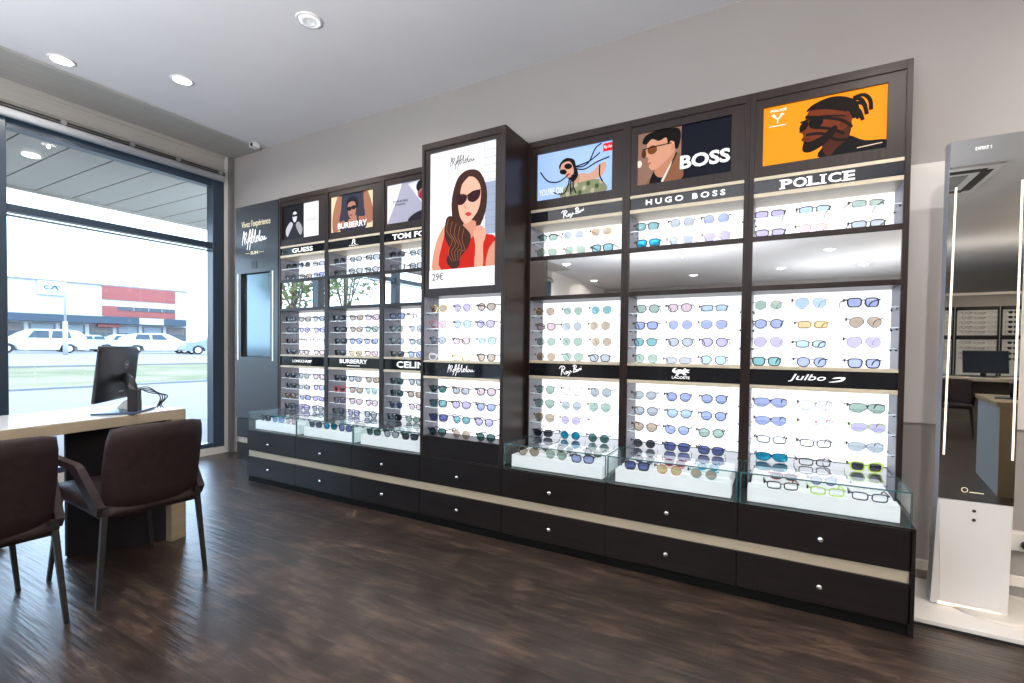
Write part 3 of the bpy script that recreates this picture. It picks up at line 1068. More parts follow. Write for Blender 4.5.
# ------------------------------------------------------------------ glass showcases on the base cabinets
GZ = .563
for i in (0, 1, 2, 4, 5, 6):
    a, c = EX[i] + .004, EX[i + 1] - (.012 if i == 6 else .004)
    t = thing('glass_showcase', 'clear glass showcase on the counter under the %s poster bay' % NM[i], 'glass case', ((a + c) / 2, .14, HC),
              'glass showcases on the counter')
    g = .006
    b = MB()
    glass_sheet(b, a, c, .008, .273, GZ - g, GZ, 2, face=TOPG)
    glass_sheet(b, a + .024, c - (.016 if i == 6 else .024), .273, .455, GZ - g, GZ, 2, face=TOPG)
    b.build('glass_top', None, t)
    b = MB()
    glass_sheet(b, a, c, .008, .008 + g, HC + .0005, GZ - g, 1)
    b.build('glass_front', None, t)
    for x in (a, c - g):
        b = MB()
        glass_sheet(b, x, x + g, .014, .273, HC + .0005, GZ - g, 0)
        b.build('glass_side', None, t)
    b = MB()
    ra, rc = a + .03, c - .03
    b.box(ra, rc, .05, .125, HC + .0005, .493, RISER, bev=.002)
    b.box(ra + .012, rc - .012, .125, .2, HC + .0005, .5025, RISER, bev=.002)
    b.box(ra + .012, rc - .012, .2, .452, HC + .0005, .503, RISER, bev=.002)
    b.build('step_riser', None, t)

# ------------------------------------------------------------------ eyewear
LENS = {'G': ('green', (0.33, 0.45, 0.4)), 'T': ('teal', (0.2, 0.42, 0.45)), 'B': ('blue', (0.33, 0.39, 0.66)), 'V': ('violet', (0.46, 0.42, 0.68)), 'K': ('dark', (.05, .06, .08)),
        'O': ('brown', (0.42, 0.35, 0.28)), 'Y': ('amber', (0.62, 0.52, 0.28)), 'P': ('pink', (0.62, 0.5, 0.56)), 'E': ('grey', (0.4, 0.45, 0.5)), 'N': ('clear', (.95, .95, .97)),
        'M': ('mirrored blue', (.02, .36, .62)), 'S': ('sky-blue', (0.42, 0.56, 0.76)), 'W': ('smoky green', (0.06, 0.15, 0.14)), 'Q': ('night-blue', (0.1, 0.13, 0.32))}
FRM = {'k': ('black', (.01, .01, .012), .3, 0), 'g': ('gold', (.62, .45, .2), .25, 1), 's': ('silver', (.62, .63, .66), .25, 1), 'b': ('tortoise', (.11, .045, .02), .25, 0),
       'r': ('red', (.55, .04, .05), .3, 0), 't': ('teal', (.02, .38, .48), .3, 0), 'w': ('white', (.85, .85, .88), .3, 0), 'l': ('lime', (.5, .75, .06), .3, 0), 'n': ('navy', (.03, .035, .1), .3, 0),
       'p': ('rose', (.7, .25, .3), .3, 0), 'e': ('grey', (.25, .26, .3), .3, 0)}
SHP = {'R': 'round', 'A': 'aviator', 'P': 'rounded', 'W': 'square', 'C': 'cat-eye', 'K': 'rectangular', 'H': 'hexagonal', 'S': 'sport', 'B': 'browline'}


def lens_mat(k):
    if k == 'N':
        return clear('lens_clear', (.96, .96, .98), 1, 1.4)
    n, c = LENS[k]
    if k == 'M':
        return mat('lens_mirror_blue', c, .08, .6)
    return clear('lens_' + n.replace(' ', '_'), c, 1, 1.6, .02)


def frame_mat(k):
    n, c, r_, me = FRM[k]
    return mat('frame_' + n, c, r_, me)


def outline(sh, side):
    """lens outline around its own centre, side=+1 right lens, -1 left; x outward positive before mirroring"""
    P = []
    N = 22
    for q in range(N):
        t = 2 * math.pi * q / N
        cc, ss = math.cos(t), math.sin(t)
        a, h, e = {'R': (.0245, .0235, 2), 'A': (.028, .0235, 2.2), 'P': (.026, .0215, 2.4), 'W': (.027, .0205, 3.6), 'C': (.027, .0195, 2.4), 'K': (.027, .0155, 3.6),
                   'H': (.0265, .0225, 2.2), 'S': (.034, .0205, 2.8), 'B': (.0265, .021, 2.6)}[sh]
        x = a * math.copysign(abs(cc) ** (2 / e), cc)
        z = h * math.copysign(abs(ss) ** (2 / e), ss)
        if sh == 'H':
            k6 = math.cos(math.pi / 6) / math.cos(((t + math.pi / 6) % (math.pi / 3)) - math.pi / 6)
            x, z = .028 * k6 * cc, .0245 * k6 * ss
        if sh == 'A' and z < 0:
            x = x * (1 + z * 9) + .002
            z *= 1.1
        if sh in 'PBW' and z < 0:
            x *= 1 + z * 7
        if sh == 'C' and x > 0 and z > 0:
            z += x * .22
        if sh == 'S' and z < 0:
            x = x * (1 + z * 12) + .004
        P.append((x, z))
    return P


GEO = {}


def eyewear_meshes(sh):
    if sh in GEO:
        return GEO[sh]
    metal = sh in 'RAH'
    r = .0011 if metal else (.0021 if sh in 'PCK' else .0026)
    if sh == 'S':
        r = .0013
    lc = .0345 if sh != 'S' else .0345
    h = max(p[1] for p in outline(sh, 1))
    lo = -min(p[1] for p in outline(sh, 1))
    zc = lo + r + .0002
    yc = lambda x: 1.5 * x * x
    fr = MB()
    ln = []
    for s_ in (-1, 1):
        P = outline(sh, s_)
        N = len(P)
        ring = []
        for q in range(N):
            x, z = P[q]
            xa, za = P[q - 1]
            xb, zb = P[(q + 1) % N]
            n = Vector((zb - za, -(xb - xa)))
            n.normalize()
            if n.dot(Vector((x, z))) < 0:
                n = -n
            rr = r
            if sh == 'B' and z < .006:
                rr = .0007
            if sh == 'B' and z >= .006:
                rr = .0032
            if sh == 'S' and z < .004:
                rr = .0009
            for dn, dy in ((-rr, -rr), (rr, -rr), (rr, rr), (-rr, rr)):
                X = s_ * (lc + x + n.x * dn)
                ring.append((X, yc(X) + dy, zc + z + n.y * dn))
        fs = []
        for q in range(N):
            w_ = (q + 1) % N
            for k in range(4):
                l_ = (k + 1) % 4
                f = (q * 4 + k, q * 4 + l_, w_ * 4 + l_, w_ * 4 + k)
                fs.append(f if s_ > 0 else f[::-1])
        fr.add(ring, fs)
        # lens
        L = MB()
        vs = [(s_ * (lc + x * .98), yc(s_ * (lc + x)), zc + z * .98) for x, z in P]
        vs2 = [(s_ * (lc + x * .5), yc(s_ * (lc + x * .5)) - .0012, zc + z * .5) for x, z in P]
        vs3 = [(s_ * lc, yc(lc) - .0018, zc)]
        fs = []
        for q in range(N):
            w_ = (q + 1) % N
            f1, f2 = (q, w_, N + w_, N + q), (N + q, N + w_, 2 * N)
            fs += [f1, f2] if s_ > 0 else [f1[::-1], f2[::-1]]
        L.add(vs + vs2 + vs3, fs, None, True)
        ln.append(L)
        # end piece
        xo = s_ * (lc + max(p[0] for p in P) - .002)
        zz = zc + h * .62
        fr.box(min(xo, s_ * .0685), max(xo, s_ * .0685), yc(.06) - .002, yc(.067) + .004, zz - max(r, .0018), zz + max(r, .0018) + .001)
    # bridge
    xi = lc - max(-p[0] for p in outline(sh, 1)) + .0012
    if sh == 'S':
        xi = max(xi, .004)
    br = spline([(-xi, 0.0, zc + h * .35), (-xi * .4, -.0015, zc + h * .55), (xi * .4, -.0015, zc + h * .55), (xi, 0.0, zc + h * .35)], 3, False)
    fr.tube(br, max(r * .95, .001) if sh != 'S' else .0028, 5)
    if sh == 'A':
        fr.tube([(-.016, 0, zc + h * .9), (.016, 0, zc + h * .9)], .001, 5)
    for s_ in (-1, 1):   # nose pads
        fr.tube([(s_ * xi * .9, .001, zc), (s_ * xi * .7, .007, zc - .003), (s_ * xi * .75, .008, zc - .009)], .0011, 4)
    zz = zc + h * .62 + .0005
    tm = []
    for s_ in (-1, 1):
        T = MB()
        rt_ = .0012 if metal else .0022
        pts = [(s_ * .0675, .008, zz), (s_ * .0672, .04, zz), (s_ * .066, .085, zz - .001), (s_ * .0645, .1, zz - .005), (s_ * .062, .113, zz - .014), (s_ * .0605, .119, max(zz - .024, .003))]
        P2 = spline(pts, 2, False)
        vs, fs = [], []
        for k, p in enumerate(P2):
            hh = rt_ * (1.5 if k > len(P2) * .55 else 1.25)
            tt = .0008 if metal else .0014
            for dx, dz in ((-tt, -hh), (tt, -hh), (tt, hh), (-tt, hh)):
                vs.append((p[0] + dx, p[1], p[2] + dz))
        for k in range(len(P2) - 1):
            for e in range(4):
                g_ = (e + 1) % 4
                fs.append((k * 4 + e, (k + 1) * 4 + e, (k + 1) * 4 + g_, k * 4 + g_))
        fs += [(0, 1, 2, 3), tuple((len(P2) - 1) * 4 + e for e in (3, 2, 1, 0))]
        T.add(vs, fs)
        tm.append(T)
    blank = BLACK
    tg = MB().box(-.0765, -.0698, .010, .02, zz - .008, zz + .006, bev=.001)
    tm.append(tg)
    GEO[sh] = (fr.mesh('frame', blank), [L.mesh('lens', blank) for L in ln], [T.mesh('temple', blank) for T in tm])
    return GEO[sh]


def part_of(t, name, me, m):
    o = bpy.data.objects.new(name, me)
    o.parent = t
    COL.objects.link(o)
    o.material_slots[0].link = 'OBJECT'
    o.material_slots[0].material = m
    return o


PROTO = {}
TAGM = mat('tag_dark', (.035, .035, .04), .5)
GRAD = {}


def eyewear(sh, fk, lk, x, y, z, rz, where, group, scale=1.0, temples=True, tilt=0.):
    kind = 'eyeglasses' if lk == 'N' else 'sunglasses'
    ln = '' if lk == 'N' else ', %s lenses' % LENS[lk][0]
    if sh == 'S' and lk == 'N':
        ln = ''
    lab = '%s %s %s%s, %s' % (FRM[fk][0], SHP[sh], kind, ln, where)
    key = sh
    if key not in PROTO:
        t = thing(kind, lab, 'glasses', (x, y, z), group)
        fr, L, T = eyewear_meshes(sh)
        ch = [part_of(t, 'frame', fr, frame_mat(fk))] + [part_of(t, 'lens', q, lens_mat(lk)) for q in L] + [part_of(t, 'temple', q, frame_mat(fk)) for q in T[:2]] + [part_of(t, 'price_tag', T[2], TAGM)]
        PROTO[key] = (t, ch)
    else:
        pt, pc = PROTO[key]
        t = pt.copy()
        t.name = kind
        COL.objects.link(t)
        ch = []
        for k, q in enumerate(pc):
            o = q.copy()
            COL.objects.link(o)
            o.parent = t
            o.material_slots[0].material = TAGM if k == 5 else (lens_mat(lk) if k in (1, 2) else frame_mat(fk))
            ch.append(o)
        tag(t, lab, 'glasses', group)
    t.location = (x, y, z)
    t.rotation_euler = (tilt, 0, rz)
    t.scale = (scale, scale, scale)
    return t


SPEC = {
    0: [['PkK RnK CbE', 'PkE CkO PkB'], ['WkK CkO PnE', 'PkE PnV CnV', 'WbK RkN RkN', 'PkK CkP CbP'], ['CkK PkE CkP', 'WkK KkE CkV', 'WbY KkB KkV', 'WkK WnV PkE']],
    1: [['WkK PkE WkE', 'WkO PkE PkE'], ['WkK CbO CbP', 'WkK PbO PkG', 'WkK PkB CkB', 'WkK CgO CbP'], ['WkK CkE CkO', 'WrK CkO RtG', 'WbB CkP CbP', 'WkK WnV WkE']],
    2: [['WkK PkE PkE', 'WkN WkE WkE'], ['WkB RkN PkE', 'RkG RkE PkE', 'RkE CkE PkE', 'CbK CkB PkE'], ['WkW PkE CkE', 'WkW CkO CkO', 'RkQ CkP CkE', 'WkK CkG CkE']],
    3: [['PgO RnV PbO', 'RpP RkS PnV', 'RkE CbP PsS', 'CwN KgN PbO'], ['BkW CbE PkP', 'WkT PkV PkB', 'WkQ PnT PkV', 'PkW RbO PkW']],
    4: [['BkG RsE PgO', 'AgG AgG WkT'], ['RgO RsG RsT', 'PbP RsE RgO', 'RkG RsG RgO', 'RgO AkG WkE'], ['RkG RgN RkE', 'AkG RsE AgG', 'AgO RgV RpN', 'CkK RnM RkW']],
    5: [['WkT RkE RkB', 'WkM PsE AgV'], ['PkG PkP KkS', 'WkB RgB PsB', 'PkT PkE PkV', 'RkG KeE PkS'], ['PeE PkB PkB', 'PkE PkS PkB', 'PbO PkB PkG', 'RkK WkQ WkQ']],
    6: [['KkV KkS KeG', 'KkV HgP KkE'], ['HsG AsS WkB', 'PkB KgY AkO', 'AsV KkS AsV', 'WkT PkB WkB'], ['SkB SeN SkG', 'SkB SpN SlV', 'KkN KkN SeE', 'SkM KkN WlK']],
}
CASES = {0: 'WkK PtB RbP|CkK WkO PkE', 1: 'WnK PkM WnQ|WkK CtT PkK', 2: 'WkW PkE WkK|PbK CtK PkE', 4: 'AgO AgG WkB|PkK RkK WkK', 5: 'WkQ RrY RtO|PnK WrK PtM', 6: 'KkN KlN KnN|SrK PnB WwN'}
COLN = ['left', 'middle', 'right']
ROWN = {2: ['top', 'bottom'], 4: ['first', 'second', 'third', 'fourth']}
CXS = {6: (-.0567, .125, .328), 0: (-3.695, -3.525, -3.348)}
rnd = random.Random(11)
for i in range(7):
    a, c = EX[i], EX[i + 1]
    tower = i == 3
    cols = CXS[6] if i == 6 else tuple(a + q for q in (.115, .292, .466))
    base = 'of tower' if tower else 'under %s poster' % NM[i]
    for ni, nic in enumerate(SPEC[i]):
        n = len(nic)
        if tower:
            z0, dz, rack = ((1.024, .099, 'upper rack'), (.552, .0897, 'lower rack'))[ni]
        else:
            z0, dz, rack = ((ZL['n1b'], .0925, 'top rack'), (ZL['n2b'], .092, 'middle rack'), (ZL['n3b'] - .002, .0885, 'lower rack'))[ni]
        for r_ in range(n):
            z = z0 + dz * (n - 1 - r_) + .0006
            for k, s_ in enumerate(nic[r_].split()):
                cx7 = .022 if (i == 6 and ni == 2) else 0
                yy = (.028 if tower else .31) + rnd.uniform(-.004, .008)
                if ni == 2 and r_ == 3:
                    yy -= .012
                ry = R({0: 2, 1: 2, 2: 2, 3: 2, 4: 3, 5: 5, 6: 8}[i] + rnd.uniform(-5, 5))
                if ry > R(13):
                    yy += .0
                eyewear(s_[0], s_[1], s_[2], cols[k] + cx7 + rnd.uniform(-.006, .006), yy, z, ry,
                        '%s on %s shelf, %s %s' % (COLN[k], ROWN[n][r_], rack, base),
                        'glasses on the tower shelves' if tower else 'glasses on the shelves under the %s poster' % NM[i], rnd.uniform(.97, 1.04))
    if i in CASES:
        front, back = CASES[i].split('|')
        for q, line in enumerate((front, back)):
            for k, s_ in enumerate(line.split()):
                xx = a + (.145, .305, .465)[k] + rnd.uniform(-.008, .008) + (.03 if i == 6 else 0)
                eyewear(s_[0], s_[1], s_[2], xx, (.062, .2)[q] + rnd.uniform(-.003, .003), (.4935, .5035)[q], R(4 + rnd.uniform(-5, 6)),
                        '%s of %s row in case under %s poster' % (COLN[k], ('front', 'back')[q], NM[i]), 'glasses in the case under the %s poster' % NM[i], .97 if q == 0 else .82)

# ------------------------------------------------------------------ tall cabinet beside the window
t = thing('tall_cabinet', 'tall dark cabinet with gold writing and a narrow glass hatch, beside the window', 'cabinet', (-4.14, .44, 0))
cx0, cx1, cyF = -4.465, -3.845, .30
b = MB()
b.box(cx0, cx1, cyF, .58, .436, 1.0)
b.box(cx0, cx1, cyF, .58, 1.76, 2.372)
b.box(cx0, -4.385, cyF, .58, 1.0, 1.76)
b.box(-3.952, cx1, cyF, .58, 1.0, 1.76)
b.box(-4.385, -3.952, cyF + .1, .58, 1.0, 1.76)
BLUEW = noisy('grey_blue_laminate', (.017, .018, .022), (.02, .021, .026), (50, 50, 3), .34, rmin=.3, coat=.1)
b.build('body', BLUEW, t)
MB().box(-4.38, -3.957, cyF + .03, cyF + .035, 1.005, 1.755).build('glass_hatch', mat('hatch_glass', (.12, .17, .2), .1, .7), t)
for xx in (-4.428, -3.915):
    MB().box(xx - .006, xx + .006, cyF - .004, cyF, .97, 1.76).build('light_bar', mat('light_bar', (.7, .75, .8), .3, emit=.25, ecol=(.8, .88, 1)), t)
MB().box(-4.225, -4.14, cyF - .003, cyF, 1.80, 1.86, bev=.001).build('switch_plate', BLACK, t)
b = MB()
b.box(cx0 + .02, cx1, cyF, .58, .255, .43)
b.box(cx0 + .02, cx1, cyF, .58, .045, .205)
b.build('drawer', BASE, t)
MB().box(cx0 + .04, cx1, cyF + .006, .58, .205, .255).build('band', BEIGE, t)
MB().box(cx0 + .04, cx1, cyF + .02, .58, 0, .045).build('plinth', BLACK, t)
text("Vivez l'expérience", -4.37, -3.95, 2.16, 2.235, cyF, GOLD, t, label='gold lettering')
script(SCRIPT_A, -4.36, -4.0, 1.97, 2.15, cyF, .0075, WHITE, t)
b = text_mesh('SUN', -4.235, -4.125, 1.925, 1.955, cyF, GOLD, bold=.03)
b.box(-4.31, -4.25, cyF - .001, cyF, 1.938, 1.942, GOLD)
b.box(-4.11, -4.04, cyF - .001, cyF, 1.938, 1.942, GOLD)
b.build('lettering', None, t)

# ------------------------------------------------------------------ desk
DY = MB


def oriented(p0, p1):
    """frame whose x axis runs p0->p1 on the floor"""
    d = Vector((p1[0] - p0[0], p1[1] - p0[1], 0))
    L = d.length
    d.normalize()
    n = Vector((-d.y, d.x, 0))
    m = Matrix((d, n, Vector((0, 0, 1)))).transposed().to_4x4()
    m.translation = Vector((p0[0], p0[1], 0))
    return m, L


DT, _ = oriented((-2.985, -.857), (-2.827, -1.63))     # x runs to the left end of the desk, y points to the room
DBASE = Vector((-3.0, -1.7, 0))
t = thing('desk', 'sales desk with white top, beige edge and dark modesty panel beside the window', 'desk', DBASE)
BEID = noisy('desk_beige', (.34, .285, .205), (.39, .33, .24), (3, 3, 60), .45)


def dpart(name, m, *boxes, parent=t):
    b = MB()
    b.T = DT
    for q in boxes:
        b.box(*q, bev=.002)
    return b.build(name, m, parent)


dpart('desk_top', BEID, (0, 2.1, -.52, 0, .685, .735))
dpart('top_surface', mat('white_gloss_top', (.85, .87, .9), .08), (.004, 2.096, -.516, -.004, .735, .740))
dpart('leg_panel', BEID, (0, .085, -.50, -.0, 0, .685))
dpart('leg_panel', BEID, (2.015, 2.1, -.50, -.0, 0, .685))
dpart('modesty_panel', mat('desk_black', (.008, .008, .012), .45, spec=.25), (.47, 2.015, -.42, -.40, .3, .685))
DP, LP = oriented((-3.008, -.945), (-3.194, -1.322))
b = MB()
b.T = DP
b.box(0, LP - .008, -.34, 0, .0, .684, bev=.002)
ped = b.build('pedestal', mat('desk_black', (.008, .008, .012), .45, spec=.25), t)
b = MB()
b.T = DP
b.box(LP - .0078, LP, -.335, -.004, .01, .68)
b.build('side_panel', mat('pedestal_side_daylit', (.07, .10, .14), .35), ped)  # window daylight put into the bluish colour of this side

# ------------------------------------------------------------------ chairs
LEATH = noisy('plum_leather', (.017, .009, .011), (.027, .016, .018), (30, 30, 30), .5, bump=.2, spec=.25)


def rounded_slab(b, pts, th, m=None, e=.006):
    """pts: grid rows of 3D points for the centre surface; thickness th along the given normals"""
    rows, cols = len(pts), len(pts[0])
    P = [[Vector(p) for p in r_] for r_ in pts]
    Nn = [[None] * cols for _ in range(rows)]
    for r_ in range(rows):
        for c in range(cols):
            du = P[r_][min(c + 1, cols - 1)] - P[r_][max(c - 1, 0)]
            dv = P[min(r_ + 1, rows - 1)][c] - P[max(r_ - 1, 0)][c]
            Nn[r_][c] = du.cross(dv).normalized()
    vs = []
    for sgn in (1, -1):
        for r_ in range(rows):
            for c in range(cols):
                vs.append(P[r_][c] + Nn[r_][c] * sgn * th / 2)
    K = rows * cols
    fs = []
    for r_ in range(rows - 1):
        for c in range(cols - 1):
            i0, i1, i2, i3 = r_ * cols + c, r_ * cols + c + 1, (r_ + 1) * cols + c + 1, (r_ + 1) * cols + c
            fs.append((i0, i1, i2, i3))
            fs.append((K + i3, K + i2, K + i1, K + i0))
    # rounded rim: an outward mid line
    loop = [(0, c) for c in range(cols)] + [(r_, cols - 1) for r_ in range(1, rows)] + [(rows - 1, c) for c in range(cols - 2, -1, -1)] + [(r_, 0) for r_ in range(rows - 2, 0, -1)]
    cen = sum((P[r_][c] for r_, c in loop), Vector()) / len(loop)
    mid = []
    for q, (r_, c) in enumerate(loop):
        p = P[r_][c]
        d = p - cen
        d -= Nn[r_][c] * d.dot(Nn[r_][c])
        mid.append(p + d.normalized() * th * .4)
    n0 = len(vs)
    vs += mid
    n = len(loop)
    for q in range(n):
        w_ = (q + 1) % n
        a_, b_ = loop[q][0] * cols + loop[q][1], loop[w_][0] * cols + loop[w_][1]
        fs.append((a_, n0 + q, n0 + w_, b_))
        fs.append((K + b_, n0 + w_, n0 + q, K + a_))
    b.add(vs, fs, m, True)


def chair(x, y, label, rz=0.0, name='armchair'):
    """chair facing -x; origin at floor centre"""
    t = thing(name, label, 'chair', (0, 0, 0), 'upholstered armchairs at the desk')
    hw = .18
    rows = []
    for k in range(7):
        f = k / 6
        z = .40 + .345 * f
        xx = .235 + .075 * f
        w_ = hw - .008 + .004 * math.sin(f * math.pi) - (.006 if k == 6 else 0)
        row = []
        for j in range(9):
            g_ = j / 8 * 2 - 1
            row.append((xx - .03 * g_ * g_ + .0, g_ * w_, z - (.01 * g_ ** 6 if k == 6 else 0) + (.006 * g_ * g_ if k == 0 else 0)))
        rows.append(row)
    b = MB()
    rounded_slab(b, rows, .038)
    b.build('backrest', LEATH, t)
    b = MB()
    rows = []
    for k in range(6):
        f = k / 5
        rows.append([(-.27 + .5 * f, (j / 6 * 2 - 1) * (hw + .0), .415 + .012 * math.sin(f * math.pi) * (1 - (j / 6 * 2 - 1) ** 2) - .03 * f) for j in range(7)])
    rounded_slab(b, rows, .06)
    b.build('seat', LEATH, t)
    for s_ in (-1, 1):
        b = MB()
        out = [(.25, .42), (.11, .572), (.08, .585), (-.17, .597), (-.19, .59), (-.19, .572), (-.17, .566), (.02, .555), (.05, .54), (.19, .385), (.235, .385)]
        P = [(p[0], p[1]) for p in out]
        y0 = s_ * (hw + .01)
        # upright wing leaning outwards
        vs = []
        for dy in (-.014, .014):
            for p in P:
                vs.append((p[0], y0 + dy + s_ * (p[1] - .38) * .12, p[1]))
        n = len(P)
        b.add(vs, [tuple(range(n)), tuple(range(2 * n - 1, n - 1, -1))] + [(i_, n + i_, n + (i_ + 1) % n, (i_ + 1) % n) for i_ in range(n)])
        b.build('armrest', LEATH, t)
    for sx_, sy__ in ((1, -1), (1, 1), (-1, -1), (-1, 1)):
        b = MB()
        if sx_ > 0:
            p0, p1 = (.235, sy__ * (hw - .002), .42), (.25, sy__ * (hw + .03), 0)
        else:
            p0, p1 = (-.235, sy__ * (hw - .01), .40), (-.255, sy__ * (hw + .028), 0)
        vs = []
        for p, h_ in ((p1, .0075), (p0, .0105)):
            for dx, dy in ((-h_, -h_), (h_, -h_), (h_, h_), (-h_, h_)):
                vs.append((p[0] + dx, p[1] + dy, p[2]))
        b.add(vs, [(0, 3, 2, 1), (4, 5, 6, 7), (0, 1, 5, 4), (1, 2, 6, 5), (2, 3, 7, 6), (3, 0, 4, 7)])
        b.build('leg', mat('chair_leg_metal', (.012, .012, .013), .45, .0), t)
    t.location = (x, y, 0)
    t.rotation_euler = (0, 0, rz)
    return t


chair(-2.705, -1.245, 'dark plum armchair with four thin legs, nearer the desk corner and display racks')
chair(-2.695, -1.765, 'dark plum armchair cut off by the left edge of the picture')

# office chair castor glimpsed under the desk
t = thing('office_chair', 'swivel office chair behind the desk, only its base and castors showing', 'chair', (-3.66, -1.72, 0))
b = MB()
b.cyl((-3.66, -1.72, .09), (-3.66, -1.72, .42), .03)
b.build('gas_column', CHROME, t)
for k in range(5):
    an = R(20 + 72 * k)
    ex, ey = -3.66 + .27 * math.cos(an), -1.72 + .27 * math.sin(an)
    f = MB().tube([(-3.66, -1.72, .11), (-3.66 + .15 * math.cos(an), -1.72 + .15 * math.sin(an), .105), (ex, ey, .08)], .02, 8).build('base_arm', CHROME, t)
    b = MB()
    for s_ in (-.022, .022):
        px, py_ = ex - math.sin(an) * s_, ey + math.cos(an) * s_
        b.cyl((px - math.sin(an) * .009, py_ + math.cos(an) * .009, .029), (px + math.sin(an) * .009, py_ - math.cos(an) * .009, .029), .028, n=16)
    b.cyl((ex, ey, .03), (ex, ey, .08), .008)
    b.build('castor', BLACK, f)
b = MB()
b.box(-3.9, -3.42, -1.95, -1.49, .42, .49, bev=.03)
b.build('seat', BLACK, t)
b = MB()
b.box(-3.93, -3.88, -1.93, -1.51, .56, .66, bev=.02)
b.box(-3.915, -3.89, -1.75, -1.69, .44, .6)
b.build('backrest', BLACK, t)

# ------------------------------------------------------------------ monitor on the desk


def monitor(label, pc, yaw, w, h, z0, col, name='computer_monitor', base=None, zd=.741):
    """screen faces away along local -y ; back towards +y"""
    t = thing(name, label, 'monitor', (col[0], col[1], zd))
    T = Matrix.Translation(Vector((pc[0], pc[1], z0))) @ Matrix.Rotation(yaw, 4, 'Z') @ Matrix.Rotation(R(-6), 4, 'X')
    b = MB()
    b.T = T
    b.box(-w / 2, w / 2, -.018, .0, 0, h, bev=.004)
    # bulged rear shell
    vs = []
    for (s_, d) in ((.98, 0.0), (.86, .022), (.55, .036)):
        for ax, az in ((-1, -1), (1, -1), (1, 1), (-1, 1)):
            vs.append((ax * w / 2 * s_, d, h / 2 + az * h / 2 * s_))
    fs = []
    for k in (0, 1):
        for e in range(4):
            g_ = (e + 1) % 4
            fs.append((k * 4 + e, (k + 1) * 4 + e, (k + 1) * 4 + g_, k * 4 + g_))
    fs.append((8, 11, 10, 9))
    b.add(vs, fs, None, True)
    b.build('housing', mat('monitor_black', (.02, .022, .028), .38), t)
    b = MB()
    b.T = T
    b.box(-w / 2 + .015, w / 2 - .015, -.0185, -.018, .02, h - .015)
    b.build('screen', mat('screen', (.02, .03, .05), .1), t)
    # stand: column, arm, plate
    b = MB()
    b.T = Matrix.Translation(Vector((col[0], col[1], zd))) @ Matrix.Rotation(yaw, 4, 'Z')
    b.box(-.028, .028, -.022, .022, .008, .125, bev=.003)
    b.build('stand_column', BLACK, t)
    pcn = T @ Vector((0, .036, h * .45))
    b = MB()
    topc = Vector((col[0], col[1], zd + .105))
    b.tube([topc, (topc + pcn) / 2 + Vector((0, 0, .02)), pcn], .024, 8)
    b.build('stand_arm', BLACK, t)
    b = MB()
    b.T = Matrix.Translation(Vector((*(base or col), zd))) @ Matrix.Rotation(yaw, 4, 'Z')
    b.box(-.13, .13, -.1, .09, 0, .009, bev=.003)
    b.build('stand_base', mat('blue_black_base', (.03, .07, .12), .3), t)
    return t, T


pa, pb = Vector((-3.03, -1.255)), Vector((-3.346, -.972))
dd = (pb - pa)
yaw = math.atan2(dd.y, dd.x) - math.pi
mt, MT = monitor('black computer monitor seen from behind on the white desk top', ((pa + pb) / 2)[:], yaw, dd.length, .295, .795, (-2.985, -1.105), base=(-3.06, -1.115))
b = MB()
b.T = MT
for q in range(20):
    a0, a1 = 2 * math.pi * q / 20, 2 * math.pi * (q + 1) / 20
    c0 = Vector((.06, 0, .225))
    v = []
    for rr, an in ((.022, a0), (.022, a1), (.019, a1), (.019, a0)):
        v.append((.0 + rr * math.cos(an), .0365, .2 + rr * math.sin(an)))
    b.add(v, [(3, 2, 1, 0)])
b.build('emblem', mat('logo_grey', (.6, .6, .62), .3, .5), mt)
tm_ = text_mesh('DELL', -.014, .014, .193, .207, 0, mat('logo_grey'), bold=.02)
tm_.v = [tuple(MT @ Vector((-v[0], .037 - v[1], v[2]))) for v in tm_.v]
tm_.build('lettering', None, mt)
b = MB()
b.T = MT
b.box(-.01, .05, .030, .0335, .052, .072)
b.build('sticker', mat('sticker', (.6, .6, .6), .4), mt)

t = thing('cable_bundle', 'loose black cables curling behind the monitor stand', 'cable', (-3.0, -1.02, .741))
for k in range(4):
    P = [(-3.02, -1.09 + .01 * k, .86), (-3.02 + .01 * k, -1.03, .87 - .01 * k), (-2.99, -.985 + .012 * k, .82), (-3.0 - .01 * k, -.99 + .01 * k, .77), (-3.06, -.98 + .015 * k, .745)]
    MB().tube(spline(P, 5, False), .003, 5).build('cable', BLACK, t)
b = MB()
b.prism([(-3.22, .741), (-3.08, .741), (-3.08, .80), (-3.1, .80)], 1, -1.10, -1.03)
tag(b.build('card_holder', mat('card_beige', (.62, .58, .5), .5)), 'small beige wedge-shaped card holder under the monitor', 'holder')

# ------------------------------------------------------------------ mirror terminal on its white platform
tag(MB().box(.482, 2.0, .127, .569, .012, .03, bev=.002).build('display_platform', mat('white_platform', (.78, .76, .73), .35)),
    'low white platform with a black edge right of the cabinets', 'platform')
struct(MB().box(.484, 2.0, .13, .569, 0, .012).build('trim_3', BLACK))
t = thing('mirror_terminal', 'tall white measuring terminal with a mirror front and light strips', 'terminal', (.71, .35, .03))
WK = mat('terminal_white', (.74, .73, .72), .3)
SK = mat('terminal_silver', (.72, .74, .8), .4, .2)
b = MB()
kz = [(.035, .586, .830, .304), (.49, .601, .836, .304), (1.99, .606, .842, .304)]
